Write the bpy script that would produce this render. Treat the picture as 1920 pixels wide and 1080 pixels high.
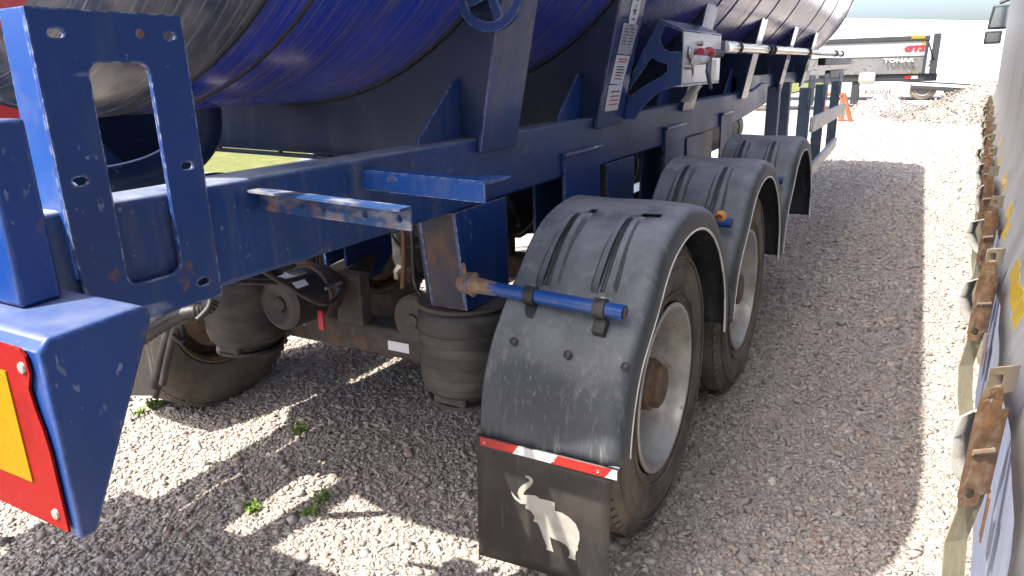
import bpy, bmesh, math, random
import numpy as np
from math import sin, cos, pi, radians, hypot, atan2, sqrt
from mathutils import Vector, Matrix
from mathutils.geometry import tessellate_polygon
random.seed(7); rng = np.random.default_rng(7)
scn = bpy.context.scene
for o in list(bpy.data.objects): bpy.data.objects.remove(o)

# ---------------------------------------------------------------- camera
CAM_H = 1.6
YAW, PITCH, ROLL, FPX = radians(-29.3), radians(16.8), radians(1.5), 1340.0
fw = Vector((sin(YAW)*cos(PITCH), cos(YAW)*cos(PITCH), -sin(PITCH)))
r0 = Vector((cos(YAW), -sin(YAW), 0)); d0 = fw.cross(r0)
rt = r0*cos(ROLL) + d0*sin(ROLL); dn = -r0*sin(ROLL) + d0*cos(ROLL)
cd = bpy.data.cameras.new('camera'); cam = bpy.data.objects.new('camera', cd)
scn.collection.objects.link(cam)
M = Matrix((rt, -dn, -fw)).transposed().to_4x4(); M.translation = (0, 0, CAM_H)
cam.matrix_world = M
cd.sensor_width = 36; cd.lens = FPX/1920*36; cd.clip_start = 0.02; cd.clip_end = 2000
scn.camera = cam

# ---------------------------------------------------------------- sky, sun, exposure
SUN_EL = radians(55.7); PHI = radians(57.7)          # light travels towards +X and +Y
LD = Vector((cos(PHI)*cos(SUN_EL), sin(PHI)*cos(SUN_EL), -sin(SUN_EL)))
w = bpy.data.worlds.new('World'); scn.world = w; w.use_nodes = True
nt = w.node_tree; bg = nt.nodes['Background']
sky = nt.nodes.new('ShaderNodeTexSky'); sky.sky_type = 'NISHITA'; sky.sun_disc = False
sky.sun_elevation = SUN_EL; sky.sun_rotation = atan2(-LD.x, -LD.y)
sky.air_density = 0.85; sky.dust_density = 4.3; sky.ozone_density = 2.5
nt.links.new(sky.outputs[0], bg.inputs[0]); bg.inputs[1].default_value = 0.092
sl = bpy.data.lights.new('sun', 'SUN'); sl.energy = 2.55; sl.angle = radians(0.53); sl.color = (1, .95, .86)
so = bpy.data.objects.new('sun', sl); scn.collection.objects.link(so)
so.rotation_euler = LD.to_track_quat('-Z', 'Y').to_euler()
scn.view_settings.view_transform = 'Standard'; scn.view_settings.look = 'None'
scn.view_settings.exposure = 2.45; scn.view_settings.gamma = 1.0

# ---------------------------------------------------------------- helpers
COL = scn.collection
def px(u, v, X=None, Y=None, Z=None):
    """world point seen at a reading of the survey picture, on one known plane"""
    r = rt*((u-960)/FPX) + dn*((v-540)/FPX) + fw
    t = X/r.x if X is not None else (Y/r.y if Y is not None else (Z-CAM_H)/r.z)
    q = r*t; q.z += CAM_H
    return q
def tag(o, label=None, cat=None, group=None, kind=None):
    if label: o['label'] = label
    if cat: o['category'] = cat
    if group: o['group'] = group
    if kind: o['kind'] = kind
    return o
def thing(name, label, cat, loc=(0, 0, 0), rz=0, group=None):
    o = bpy.data.objects.new(name, None); COL.objects.link(o)
    o.location = loc; o.rotation_euler = (0, 0, rz); o.empty_display_size = .2
    return tag(o, label, cat, group)
def root_loc(p):
    while p.parent: p = p.parent
    return Vector(p.location)
class MB:
    def __init__(s): s.v = []; s.f = []
    def add(s, vs, fs):
        n = len(s.v); s.v += [tuple(v) for v in vs]; s.f += [tuple(n+i for i in f) for f in fs]; return s
    def box(s, lo, hi):
        (a, b, c), (d, e, f) = lo, hi
        vs = [(a,b,c),(d,b,c),(d,e,c),(a,e,c),(a,b,f),(d,b,f),(d,e,f),(a,e,f)]
        return s.add(vs, [(0,3,2,1),(4,5,6,7),(0,1,5,4),(1,2,6,5),(2,3,7,6),(3,0,4,7)])
    def hexa(s, bot, top):
        n = len(bot); fs = [tuple(range(n-1, -1, -1)), tuple(range(n, 2*n))]
        for i in range(n): j = (i+1) % n; fs.append((i, j, n+j, n+i))
        return s.add(list(bot)+list(top), fs)
    def prism(s, poly, fn, a, b, holes=()):
        """2-D outline with holes, extruded; fn(p, q, t) -> world"""
        loops = [list(poly)]+[list(h) for h in holes]
        tri = tessellate_polygon([[Vector((x, y, 0)) for x, y in l] for l in loops])
        pts = [p for l in loops for p in l]; n = len(pts)
        vs = [fn(x, y, a) for x, y in pts]+[fn(x, y, b) for x, y in pts]
        fs = []
        for t in tri:
            fs.append(tuple(t)); fs.append(tuple(n+i for i in reversed(t)))
        k = 0
        for l in loops:
            m = len(l)
            for i in range(m): j = (i+1) % m; fs.append((k+i, k+j, n+k+j, n+k+i))
            k += m
        return s.add(vs, fs)
    def tube(s, path, r, n=10, caps=True):
        P = [Vector(p) for p in path]; R = r if isinstance(r, (list, tuple)) else [r]*len(P)
        vs = []; fs = []; up = None
        for i, p in enumerate(P):
            t = (P[min(i+1, len(P)-1)]-P[max(i-1, 0)]).normalized()
            if up is None: up = Vector((0, 0, 1)) if abs(t.z) < .9 else Vector((1, 0, 0))
            a = (up-t*up.dot(t)).normalized(); b = t.cross(a); up = a
            for k in range(n):
                th = 2*pi*k/n; vs.append(p+(a*cos(th)+b*sin(th))*R[i])
        for i in range(len(P)-1):
            for k in range(n):
                j = (k+1) % n; fs.append((i*n+k, i*n+j, (i+1)*n+j, (i+1)*n+k))
        if caps: fs.append(tuple(range(n-1, -1, -1))); fs.append(tuple((len(P)-1)*n+k for k in range(n)))
        return s.add(vs, fs)
    def lathe(s, prof, c, axis='X', n=48, a0=0, a1=2*pi, close=False):
        """prof: (offset along axis, radius)"""
        full = abs(a1-a0-2*pi) < 1e-6; m = n if full else n+1
        vs = []; fs = []; c = Vector(c)
        for i in range(m):
            th = a0+(a1-a0)*i/n
            for (o, r) in prof:
                if axis == 'X': p = (o, r*cos(th), r*sin(th))
                elif axis == 'Y': p = (r*cos(th), o, r*sin(th))
                else: p = (r*cos(th), r*sin(th), o)
                vs.append(c+Vector(p))
        L = len(prof); E = L if close else L-1
        for i in range(n):
            j = (i+1) % m
            for k in range(E):
                l = (k+1) % L; fs.append((i*L+k, i*L+l, j*L+l, j*L+k))
        return s.add(vs, fs)
    def build(s, name, mat, parent=None, smooth=None, bevel=0, local=False, seg=2):
        off = Vector((0, 0, 0)) if (parent is None or local) else root_loc(parent)
        me = bpy.data.meshes.new(name)
        me.from_pydata([tuple(Vector(v)-off) for v in s.v], [], s.f)
        bm = bmesh.new(); bm.from_mesh(me); bmesh.ops.recalc_face_normals(bm, faces=bm.faces); bm.to_mesh(me); bm.free()
        me.materials.append(mat)
        o = bpy.data.objects.new(name, me); COL.objects.link(o)
        if parent: o.parent = parent
        if smooth is not None or bevel:
            ang = smooth if smooth is not None else 35
            me.polygons.foreach_set('use_smooth', [True]*len(me.polygons))
            try: me.set_sharp_from_angle(angle=radians(ang))
            except Exception: pass
        if bevel:
            b = o.modifiers.new('bevel', 'BEVEL'); b.width = bevel; b.segments = seg; b.limit_method = 'ANGLE'; b.angle_limit = radians(40); b.harden_normals = False
        return o
def XZ(x, z, t): return (x, t, z)
def YZ(y, z, t): return (t, y, z)
def XY(x, y, t): return (x, y, t)
def rounded(x0, y0, x1, y1, r, n=4):
    out = []
    for cx, cy, a in ((x1-r, y0+r, -90), (x1-r, y1-r, 0), (x0+r, y1-r, 90), (x0+r, y0+r, 180)):
        for k in range(n+1):
            t = radians(a+90*k/n); out.append((cx+r*cos(t), cy+r*sin(t)))
    return out
def circle(cx, cy, r, n=14): return [(cx+r*cos(2*pi*k/n), cy+r*sin(2*pi*k/n)) for k in range(n)]
def copy_tree(o, parent=None):
    c = o.copy(); COL.objects.link(c); c.parent = parent
    for ch in list(o.children): copy_tree(ch, c)
    return c
def text_mesh(body, size, mat, name, parent, mtx, extrude=.0008, local=False, shear=0, bold=0):
    cu = bpy.data.curves.new(name, 'FONT'); cu.body = body; cu.size = size; cu.extrude = extrude; cu.shear = shear; cu.offset = bold
    cu.align_x = 'CENTER'; cu.align_y = 'CENTER'; cu.resolution_u = 2
    tmp = bpy.data.objects.new('tmp', cu); COL.objects.link(tmp)
    dg = bpy.context.evaluated_depsgraph_get(); me = bpy.data.meshes.new_from_object(tmp.evaluated_get(dg))
    bpy.data.objects.remove(tmp); me.name = name
    off = Matrix.Translation(-(Vector((0, 0, 0)) if local else root_loc(parent)))
    me.transform(off @ mtx); me.materials.clear(); me.materials.append(mat)
    o = bpy.data.objects.new(name, me); COL.objects.link(o); o.parent = parent
    return o

# ---------------------------------------------------------------- materials
U_ = (1, 1, 1)
def mat(name, base, rough=.5, metal=0, layers=(), bump=(), coat=0, edge=None, spec=.5, topdust_sheen=None, polar=None, scratch=None):
    """layers: (colour, noise scale, (sx,sy,sz), lo, hi, strength[, rough])  bump: (scale, (sx,sy,sz), strength, distance)"""
    m = bpy.data.materials.new(name); m.use_nodes = True; n = m.node_tree.nodes; L = m.node_tree.links
    b = n['Principled BSDF']
    b.inputs['Roughness'].default_value = rough; b.inputs['Metallic'].default_value = metal
    b.inputs['Specular IOR Level'].default_value = spec
    if coat: b.inputs['Coat Weight'].default_value = coat; b.inputs['Coat Roughness'].default_value = .12
    geo = n.new('ShaderNodeNewGeometry')
    pos = geo.outputs['Position']
    if polar:
        sp = n.new('ShaderNodeSeparateXYZ'); L.new(pos, sp.inputs[0])
        def mth(op, a, b):
            q = n.new('ShaderNodeMath'); q.operation = op
            for k_, v_ in enumerate((a, b)):
                if isinstance(v_, (int, float)): q.inputs[k_].default_value = v_
                else: L.new(v_, q.inputs[k_])
            return q.outputs[0]
        ang = mth('ARCTAN2', mth('SUBTRACT', sp.outputs[2], polar[1]), mth('SUBTRACT', sp.outputs[0], polar[0]))
        cb = n.new('ShaderNodeCombineXYZ'); L.new(ang, cb.inputs[0]); L.new(mth('ADD', sp.outputs[1], mth('MULTIPLY', ang, .10)), cb.inputs[1]); pos = cb.outputs[0]
    def noise(sc, s3, detail=4):
        vm = n.new('ShaderNodeVectorMath'); vm.operation = 'MULTIPLY'; L.new(pos, vm.inputs[0]); vm.inputs[1].default_value = s3
        t = n.new('ShaderNodeTexNoise'); t.inputs['Scale'].default_value = sc; t.inputs['Detail'].default_value = detail
        t.inputs['Roughness'].default_value = .6
        L.new(vm.outputs[0], t.inputs['Vector']); return t.outputs['Fac']
    def mapr(v, lo, hi, a=0, c=1):
        r = n.new('ShaderNodeMapRange'); r.inputs[1].default_value = lo; r.inputs[2].default_value = hi
        r.inputs[3].default_value = a; r.inputs[4].default_value = c; L.new(v, r.inputs[0]); return r.outputs[0]
    rgb = n.new('ShaderNodeRGB'); rgb.outputs[0].default_value = (*base, 1); cur = rgb.outputs[0]
    rv = n.new('ShaderNodeValue'); rv.outputs[0].default_value = rough; rcur = rv.outputs[0]
    for l in layers:
        c, sc, s3, lo, hi, st = l[:6]
        f = mapr(noise(sc, s3), lo, hi, 0, st)
        mx = n.new('ShaderNodeMix'); mx.data_type = 'RGBA'; L.new(f, mx.inputs[0]); L.new(cur, mx.inputs[6]); mx.inputs[7].default_value = (*c, 1); cur = mx.outputs[2]
        if len(l) > 6:
            mr = n.new('ShaderNodeMix'); L.new(f, mr.inputs[0]); L.new(rcur, mr.inputs[2]); mr.inputs[3].default_value = l[6]; rcur = mr.outputs[0]
    if scratch:
        sc_, st_ = scratch
        for ax in ((1, .03, .25), (.06, 1, .5)):
            f = mapr(noise(sc_, ax, 2), .665, .69, 0, st_); f2 = mapr(noise(7, U_), .5, .62, 0, 1)
            mu = n.new('ShaderNodeMath'); mu.operation = 'MULTIPLY'; L.new(f, mu.inputs[0]); L.new(f2, mu.inputs[1])
            mx = n.new('ShaderNodeMix'); mx.data_type = 'RGBA'; L.new(mu.outputs[0], mx.inputs[0]); L.new(cur, mx.inputs[6]); mx.inputs[7].default_value = (.22, .26, .34, 1); cur = mx.outputs[2]
    if topdust_sheen:  # dust on upward faces, together with painted sky sheen that brightens the tops
        dc, st_ = topdust_sheen
        sn = n.new('ShaderNodeSeparateXYZ'); L.new(geo.outputs['Normal'], sn.inputs[0])
        e = mapr(sn.outputs[2], .45, .95, 0, 1); nz = mapr(noise(9, U_), .30, .62, .35*st_, st_)
        mu = n.new('ShaderNodeMath'); mu.operation = 'MULTIPLY'; L.new(e, mu.inputs[0]); L.new(nz, mu.inputs[1])
        mx = n.new('ShaderNodeMix'); mx.data_type = 'RGBA'; L.new(mu.outputs[0], mx.inputs[0]); L.new(cur, mx.inputs[6]); mx.inputs[7].default_value = (*dc, 1); cur = mx.outputs[2]
        mr = n.new('ShaderNodeMix'); L.new(mu.outputs[0], mr.inputs[0]); L.new(rcur, mr.inputs[2]); mr.inputs[3].default_value = .7; rcur = mr.outputs[0]
    if edge:
        ec, rad, st = edge
        bv = n.new('ShaderNodeBevel'); bv.samples = 4; bv.inputs['Radius'].default_value = rad
        dt = n.new('ShaderNodeVectorMath'); dt.operation = 'DOT_PRODUCT'; L.new(bv.outputs[0], dt.inputs[0]); L.new(geo.outputs['Normal'], dt.inputs[1])
        e = mapr(dt.outputs['Value'], .985, .86, 0, 1)
        nz = mapr(noise(55, (1, 1, 1)), .46, .58, .10*st, st)
        mu = n.new('ShaderNodeMath'); mu.operation = 'MULTIPLY'; L.new(e, mu.inputs[0]); L.new(nz, mu.inputs[1])
        mx = n.new('ShaderNodeMix'); mx.data_type = 'RGBA'; L.new(mu.outputs[0], mx.inputs[0]); L.new(cur, mx.inputs[6]); mx.inputs[7].default_value = (*ec, 1); cur = mx.outputs[2]
    L.new(cur, b.inputs['Base Color']); L.new(rcur, b.inputs['Roughness'])
    prev = None
    for (sc, s3, st, ds) in bump:
        bp = n.new('ShaderNodeBump'); bp.inputs['Strength'].default_value = st; bp.inputs['Distance'].default_value = ds
        L.new(noise(sc, s3, 3), bp.inputs['Height'])
        if prev: L.new(prev, bp.inputs['Normal'])
        prev = bp.outputs[0]
    if prev: L.new(prev, b.inputs['Normal'])
    return m
U = (1, 1, 1)
BLUE = (.005, .036, .175)
m_blue = mat('blue_paint', BLUE, .34, layers=[((.007, .034, .105), 3.0, U, .42, .72, .5, .5), ((.05, .08, .13), 22, (1, 1, .07), .58, .80, .35, .6),
             ((.016, .034, .080), 1.1, U, .46, .66, .5, .5), ((.07, .085, .11), 9, (1.6, 1.6, .35), .56, .74, .35, .7), ((.30, .32, .33), 70, U, .69, .74, .5), ((.16, .07, .03), 9, U, .66, .74, .85, .8), ((.02, .06, .17), 1.3, U, .5, .7, .5)],
             bump=[(220, U, .06, .002), (6, U, .12, .01)], edge=((.33, .37, .43), .007, .9), topdust_sheen=((.15, .165, .19), .45), scratch=(60, .55))
m_beam = mat('blue_beam_paint', (.005, .038, .17), .33, layers=[((.014, .034, .080), 2.4, U, .40, .68, .6, .5), ((.09, .105, .14), 26, (1, 1, .06), .53, .76, .5, .62), ((.035, .04, .06), 1.7, U, .55, .72, .4),
             ((.10, .105, .12), 8, (1.6, 1.6, .3), .55, .73, .5, .7), ((.32, .34, .36), 85, U, .66, .72, .55), ((.15, .07, .03), 7, U, .66, .74, .85, .8)],
             bump=[(240, U, .06, .002), (5, U, .12, .01)], edge=((.33, .37, .43), .009, .85), topdust_sheen=((.25, .265, .28), .75), scratch=(50, .5))
m_dkblue = mat('dark_blue_paint', (.007, .020, .062), .32, layers=[((.020, .036, .080), 1.6, U, .40, .70, .7, .5), ((.042, .05, .068), 14, (1, 1, .12), .54, .74, .5, .6), ((.20, .21, .24), 60, U, .71, .77, .5)], bump=[(200, U, .05, .002)], edge=((.22, .24, .27), .007, .9), scratch=(40, .35))
m_tank = mat('tank_paint', (.010, .042, .46), .17, coat=.4, polar=(-2.1, 2.73), layers=[
    ((.035, .045, .13), 1.0, (1.2, 2.5, 1), .42, .68, .6, .3), ((.12, .105, .11), 3.0, (.9, 5, 1), .50, .72, .6, .4), ((.16, .135, .125), 4.0, (.5, 26, 1), .53, .68, .6, .45),
    ((.25, .215, .19), 8.0, (.28, 32, 1), .585, .66, .6, .5), ((.40, .38, .36), 12, (.16, 44, 1), .625, .67, .6, .5), ((.06, .04, .03), 10, (.2, 30, 1), .63, .68, .5, .5)],
    bump=[(3, (.5, 6, .5), .04, .01)])
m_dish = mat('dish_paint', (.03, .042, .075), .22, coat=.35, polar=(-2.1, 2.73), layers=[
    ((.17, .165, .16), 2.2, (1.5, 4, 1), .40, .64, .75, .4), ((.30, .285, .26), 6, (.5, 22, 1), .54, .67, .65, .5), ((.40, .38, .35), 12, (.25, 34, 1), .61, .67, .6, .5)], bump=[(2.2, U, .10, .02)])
m_dishred = mat('dish_red_paint', (.36, .02, .018), .3, layers=[((.5, .3, .28), 30, (6, 1, 1), .62, .74, .5), ((.22, .02, .02), 4, U, .5, .7, .5)])
m_tubeblue = mat('bright_blue_paint', (.010, .055, .22), .3, layers=[((.10, .12, .18), 9, U, .5, .75, .5, .5), ((.16, .10, .06), 16, U, .62, .72, .7, .8)], edge=((.4, .45, .5), .004, .8))
m_rust = mat('rust', (.17, .075, .035), .85, layers=[((.07, .035, .022), 12, U, .4, .7, .8), ((.30, .17, .09), 40, U, .55, .75, .7)], bump=[(90, U, .4, .003)])
m_rustlt = mat('light_rust', (.15, .080, .038), .75, layers=[((.075, .036, .016), 24, U, .42, .64, .85), ((.20, .165, .125), 40, U, .5, .70, .8)], bump=[(120, U, .3, .002)])
m_rawsteel = mat('raw_steel', (.24, .21, .17), .5, .5, layers=[((.20, .10, .05), 20, U, .5, .7, .8, .8)], bump=[(80, U, .2, .002)])
m_axle = mat('axle_grime', (.055, .048, .042), .8, layers=[((.17, .085, .04), 8, U, .52, .72, .8), ((.11, .10, .09), 25, U, .5, .75, .6)], bump=[(60, U, .4, .004)])
m_plastic = mat('black_plastic', (.020, .025, .031), .46, topdust_sheen=((.25, .27, .285), .7), layers=[((.075, .084, .092), 3.0, U, .38, .70, .7, .58), ((.20, .205, .20), 30, (1.0, 1, .10), .56, .76, .55, .75), ((.20, .21, .205), 120, (1, 1, .05), .60, .72, .45, .8), ((.22, .22, .19), 2.2, U, .64, .76, .35, .8)],
                bump=[(160, U, .10, .002), (14, (1, 1, .3), .08, .004)])  # guard tops: dust plus sky reflection painted into the colour
m_flap = mat('rubber_flap', (.018, .016, .015), .55, layers=[((.07, .058, .046), 5, U, .45, .75, .6, .7), ((.12, .11, .10), 60, (1, 1, .08), .62, .78, .4)], bump=[(150, U, .1, .002)])
m_tyre = mat('tyre_rubber', (.045, .041, .037), .75, layers=[((.165, .14, .11), 4, U, .34, .60, .85, .9), ((.20, .175, .14), 22, U, .55, .75, .55, .9)], bump=[(70, U, .18, .003)])
m_tyredk = mat('tyre_tread_rubber', (.025, .023, .022), .8, layers=[((.085, .068, .052), 6, U, .42, .7, .8)], bump=[(60, U, .3, .004)])
m_bag = mat('air_spring_rubber', (.030, .030, .030), .55, layers=[((.12, .11, .10), 6, (1, 1, 3), .45, .75, .6, .8), ((.15, .14, .13), 50, U, .64, .76, .5)], bump=[(120, U, .12, .002)])
m_rim = mat('rim_silver', (.42, .42, .40), .45, .35, layers=[((.20, .175, .14), 5, U, .46, .68, .75, .8), ((.24, .13, .06), 26, U, .64, .74, .7, .9), ((.55, .55, .53), 60, U, .6, .75, .4)], bump=[(60, U, .1, .002)])
m_hub = mat('hub_grime', (.10, .075, .055), .85, layers=[((.22, .13, .07), 14, U, .45, .68, .8), ((.04, .035, .03), 30, U, .5, .7, .6)], bump=[(50, U, .6, .006)])
m_black = mat('black_parts', (.014, .014, .015), .5, layers=[((.08, .075, .07), 9, U, .5, .75, .6, .75)], bump=[(100, U, .1, .002)])
m_rubberhose = mat('hose_rubber', (.016, .016, .017), .55, layers=[((.09, .08, .07), 14, U, .5, .7, .5)])
m_white = mat('white_trim', (.72, .72, .68), .5, layers=[((.35, .33, .28), 20, U, .5, .72, .6)])
m_emblem = mat('emblem_white', (.34, .325, .285), .55, layers=[((.20, .19, .16), 18, U, .42, .7, .7), ((.25, .23, .2), 70, U, .62, .75, .6)])
m_redtape = mat('red_reflective', (.32, .010, .008), .3, coat=.4, layers=[((.30, .06, .05), 40, U, .6, .75, .4), ((.20, .008, .008), 5, U, .5, .7, .6)])
m_markred = mat('red_marker_sun_tone', (.20, .005, .004), .6, spec=.12, layers=[((.10, .003, .003), 7, U, .52, .66, .7), ((.20, .04, .03), 60, U, .6, .72, .4)])  # darker copy of the tape red, toned down for direct sun
m_whitetape = mat('white_reflective', (.48, .485, .48), .35, coat=.4, layers=[((.5, .48, .44), 30, U, .55, .75, .5)])
m_yellow = mat('yellow_reflective', (.27, .150, .0), .6, spec=.1, layers=[((.19, .095, .0), 90, U, .5, .72, .5)])
m_screw = mat('screw_zinc', (.45, .43, .40), .4, .7, layers=[((.22, .13, .07), 90, U, .5, .7, .7)])
m_stainless = mat('stainless_steel', (.60, .60, .62), .28, .85, layers=[((.40, .40, .44), 20, (1, 1, 4), .45, .7, .4)], bump=[(60, (1, 1, 9), .03, .002)])
m_alu = mat('aluminium', (.62, .62, .60), .38, .6, layers=[((.40, .37, .33), 12, U, .48, .72, .5, .6)])
m_galv = mat('galvanised_blue_grey', (.10, .145, .20), .5, .3, layers=[((.20, .22, .24), 10, U, .45, .7, .5), ((.15, .08, .04), 16, U, .66, .75, .6)], bump=[(90, U, .08, .002)])
m_sticker = mat('sticker_white', (.72, .74, .78), .45, layers=[((.50, .52, .56), 25, U, .5, .74, .5)])
m_stickergrey = mat('sticker_grey', (.42, .44, .50), .45, layers=[((.25, .26, .30), 60, U, .5, .7, .6)])
m_print = mat('print_dark', (.05, .05, .09), .6); m_printred = mat('print_red', (.50, .08, .07), .6)
m_redknob = mat('red_plastic', (.42, .03, .05), .4); m_orange = mat('orange_paint', (.30, .075, .02), .6, layers=[((.25, .09, .04), 9, U, .5, .72, .6)])
m_tarp = mat('curtain_vinyl', (.125, .128, .142), .42, layers=[((.23, .225, .22), 1.3, (1, 5, .35), .42, .70, .7, .5), ((.10, .108, .15), 1.1, (1, 3, .5), .48, .74, .6), ((.30, .285, .26), 5, (1, 6, .22), .60, .76, .5)], bump=[(4, (1, 3, .4), .12, .01), (300, U, .04, .001)])
m_hem = mat('curtain_hem', (.20, .235, .34), .5, layers=[((.34, .36, .40), 7, (1, 6, .6), .45, .7, .7)], bump=[(12, (1, 4, .5), .15, .006)])
m_web = mat('webbing', (.21, .185, .12), .85, layers=[((.12, .105, .065), 18, U, .45, .7, .7), ((.32, .29, .21), 60, (1, 8, .4), .5, .7, .5)], bump=[(300, (1, 6, .4), .4, .002)])
m_webgrey = mat('webbing_grey', (.26, .25, .23), .85, layers=[((.42, .40, .36), 60, (1, 1, 6), .5, .7, .6)], bump=[(260, (1, .4, 6), .5, .002)])
m_ywtape = mat('yellow_tape', (.24, .16, .004), .4, coat=.3, layers=[((.15, .10, .01), 30, U, .5, .72, .5)])
m_offwhite = mat('white_box_paint', (.80, .80, .78), .45, layers=[((.62, .61, .57), 2, (1, 1, .3), .5, .75, .4)])
m_tipper = mat('tipper_light_grey', (.27, .28, .285), .45, layers=[((.28, .27, .25), 1.5, (1, 1, 3), .5, .72, .5)])
m_tipperlow = mat('tipper_mud_grey', (.21, .208, .205), .6, layers=[((.085, .07, .05), 11, U, .56, .64, .8), ((.20, .15, .075), 1.5, (1, 1, 2), .60, .74, .5)])
m_dkgrey = mat('dark_grey_paint', (.018, .022, .026), .5, layers=[((.04, .039, .038), 4, U, .5, .72, .5)])
m_redpaint = mat('red_paint', (.34, .022, .018), .4, layers=[((.16, .05, .03), 4, U, .5, .72, .6)])
m_glass = mat('mirror_glass', (.32, .38, .44), .05, 1.0)
m_cabblue = mat('cab_blue', (.03, .07, .35), .3)

# gravel: ground sheet
def ground_mat(name, cols, sc, bumpd):
    m = bpy.data.materials.new(name); m.use_nodes = True; n = m.node_tree.nodes; L = m.node_tree.links; b = n['Principled BSDF']
    geo = n.new('ShaderNodeNewGeometry')
    vo = n.new('ShaderNodeTexVoronoi'); vo.inputs['Scale'].default_value = sc; L.new(geo.outputs['Position'], vo.inputs['Vector'])
    sep = n.new('ShaderNodeSeparateColor'); L.new(vo.outputs['Color'], sep.inputs[0])
    cr = n.new('ShaderNodeValToRGB'); e = cr.color_ramp.elements
    for i, (p, c) in enumerate(cols):
        q = e[i] if i < 2 else e.new(p)
        q.position = p; q.color = (*c, 1)
    L.new(sep.outputs[0], cr.inputs[0])
    ns = n.new('ShaderNodeTexNoise'); ns.inputs['Scale'].default_value = .8; ns.inputs['Detail'].default_value = 5; L.new(geo.outputs['Position'], ns.inputs['Vector'])
    mr = n.new('ShaderNodeMapRange'); mr.inputs[1].default_value = .35; mr.inputs[2].default_value = .7; mr.inputs[3].default_value = .82; mr.inputs[4].default_value = 1.12; L.new(ns.outputs['Fac'], mr.inputs[0])
    mx = n.new('ShaderNodeVectorMath'); mx.operation = 'SCALE'; L.new(cr.outputs[0], mx.inputs[0]); L.new(mr.outputs[0], mx.inputs['Scale'])
    L.new(mx.outputs[0], b.inputs['Base Color']); b.inputs['Roughness'].default_value = .9; b.inputs['Specular IOR Level'].default_value = .25
    bp = n.new('ShaderNodeBump'); bp.inputs['Strength'].default_value = .9; bp.inputs['Distance'].default_value = bumpd; bp.invert = True
    L.new(vo.outputs['Distance'], bp.inputs['Height']); L.new(bp.outputs[0], b.inputs['Normal'])
    return m
GCOL = [(0, (.21, .19, .175)), (.22, (.35, .32, .285)), (.45, (.43, .39, .335)), (.62, (.33, .305, .285)), (.75, (.36, .29, .25)), (.86, (.47, .415, .335)), (.95, (.31, .22, .18)), (1, (.56, .51, .44))]
m_ground = ground_mat('gravel_ground', GCOL, 95, .008)
m_pile1 = ground_mat('tan_rubble', [(0, (.17, .15, .125)), (.5, (.27, .245, .21)), (1, (.38, .35, .305))], 26, .04)
m_pile2 = ground_mat('pinkish_gravel', [(0, (.17, .145, .135)), (.5, (.26, .225, .205)), (1, (.36, .315, .29))], 28, .03)
m_grassland = mat('dry_grass_field', (.10, .11, .018), .9, layers=[((.17, .16, .04), 3, U, .4, .7, .8), ((.07, .10, .02), 12, U, .5, .7, .7)], bump=[(25, U, .8, .05)])
m_leaf = mat('weed_leaf', (.10, .17, .025), .6, layers=[((.20, .24, .05), 30, U, .45, .7, .7)])
# gravel stones with a tone for every stone
m_stone = bpy.data.materials.new('gravel_stone'); m_stone.use_nodes = True
n_ = m_stone.node_tree.nodes; L_ = m_stone.node_tree.links; b_ = n_['Principled BSDF']; b_.inputs['Roughness'].default_value = .82; b_.inputs['Specular IOR Level'].default_value = .3
at_ = n_.new('ShaderNodeAttribute'); at_.attribute_name = 'tone'
cr_ = n_.new('ShaderNodeValToRGB'); cr_.color_ramp.interpolation = 'LINEAR'
for i, (p, c) in enumerate(GCOL):
    q = cr_.color_ramp.elements[i] if i < 2 else cr_.color_ramp.elements.new(p)
    q.position = p; q.color = (*c, 1)
L_.new(at_.outputs['Fac'], cr_.inputs[0])
g_ = n_.new('ShaderNodeNewGeometry'); ns_ = n_.new('ShaderNodeTexNoise'); ns_.inputs['Scale'].default_value = 90; ns_.inputs['Detail'].default_value = 4; L_.new(g_.outputs['Position'], ns_.inputs['Vector'])
mr_ = n_.new('ShaderNodeMapRange'); mr_.inputs[1].default_value = .3; mr_.inputs[2].default_value = .7; mr_.inputs[3].default_value = .72; mr_.inputs[4].default_value = 1.2; L_.new(ns_.outputs['Fac'], mr_.inputs[0])
vm_ = n_.new('ShaderNodeVectorMath'); vm_.operation = 'SCALE'; L_.new(cr_.outputs[0], vm_.inputs[0]); L_.new(mr_.outputs[0], vm_.inputs['Scale']); L_.new(vm_.outputs[0], b_.inputs['Base Color'])
bp_ = n_.new('ShaderNodeBump'); bp_.inputs['Strength'].default_value = .3; bp_.inputs['Distance'].default_value = .003; L_.new(ns_.outputs['Fac'], bp_.inputs['Height']); L_.new(bp_.outputs[0], b_.inputs['Normal'])

# ================================================================ SETTING
g = MB(); g.add([(-300, -200, 0), (300, -200, 0), (300, 600, 0), (-300, 600, 0)], [(0, 1, 2, 3)])
tag(g.build('gravel_ground', m_ground), 'grey crushed stone yard ground running to the horizon', kind='structure')
g = MB(); xs = np.linspace(-90, -6.5, 40); ys = np.linspace(-20, 70, 44)
vs = [(x, y, .02+.10*random.random()+.5*max(0, (-x-7)/60)) for y in ys for x in xs]; n = len(xs)
g.add(vs, [(j*n+i, j*n+i+1, (j+1)*n+i+1, (j+1)*n+i) for j in range(len(ys)-1) for i in range(n-1)])
tag(g.build('grass_field', m_grassland, smooth=60), 'sunlit dry grass beyond the gravel yard', kind='structure')

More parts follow.
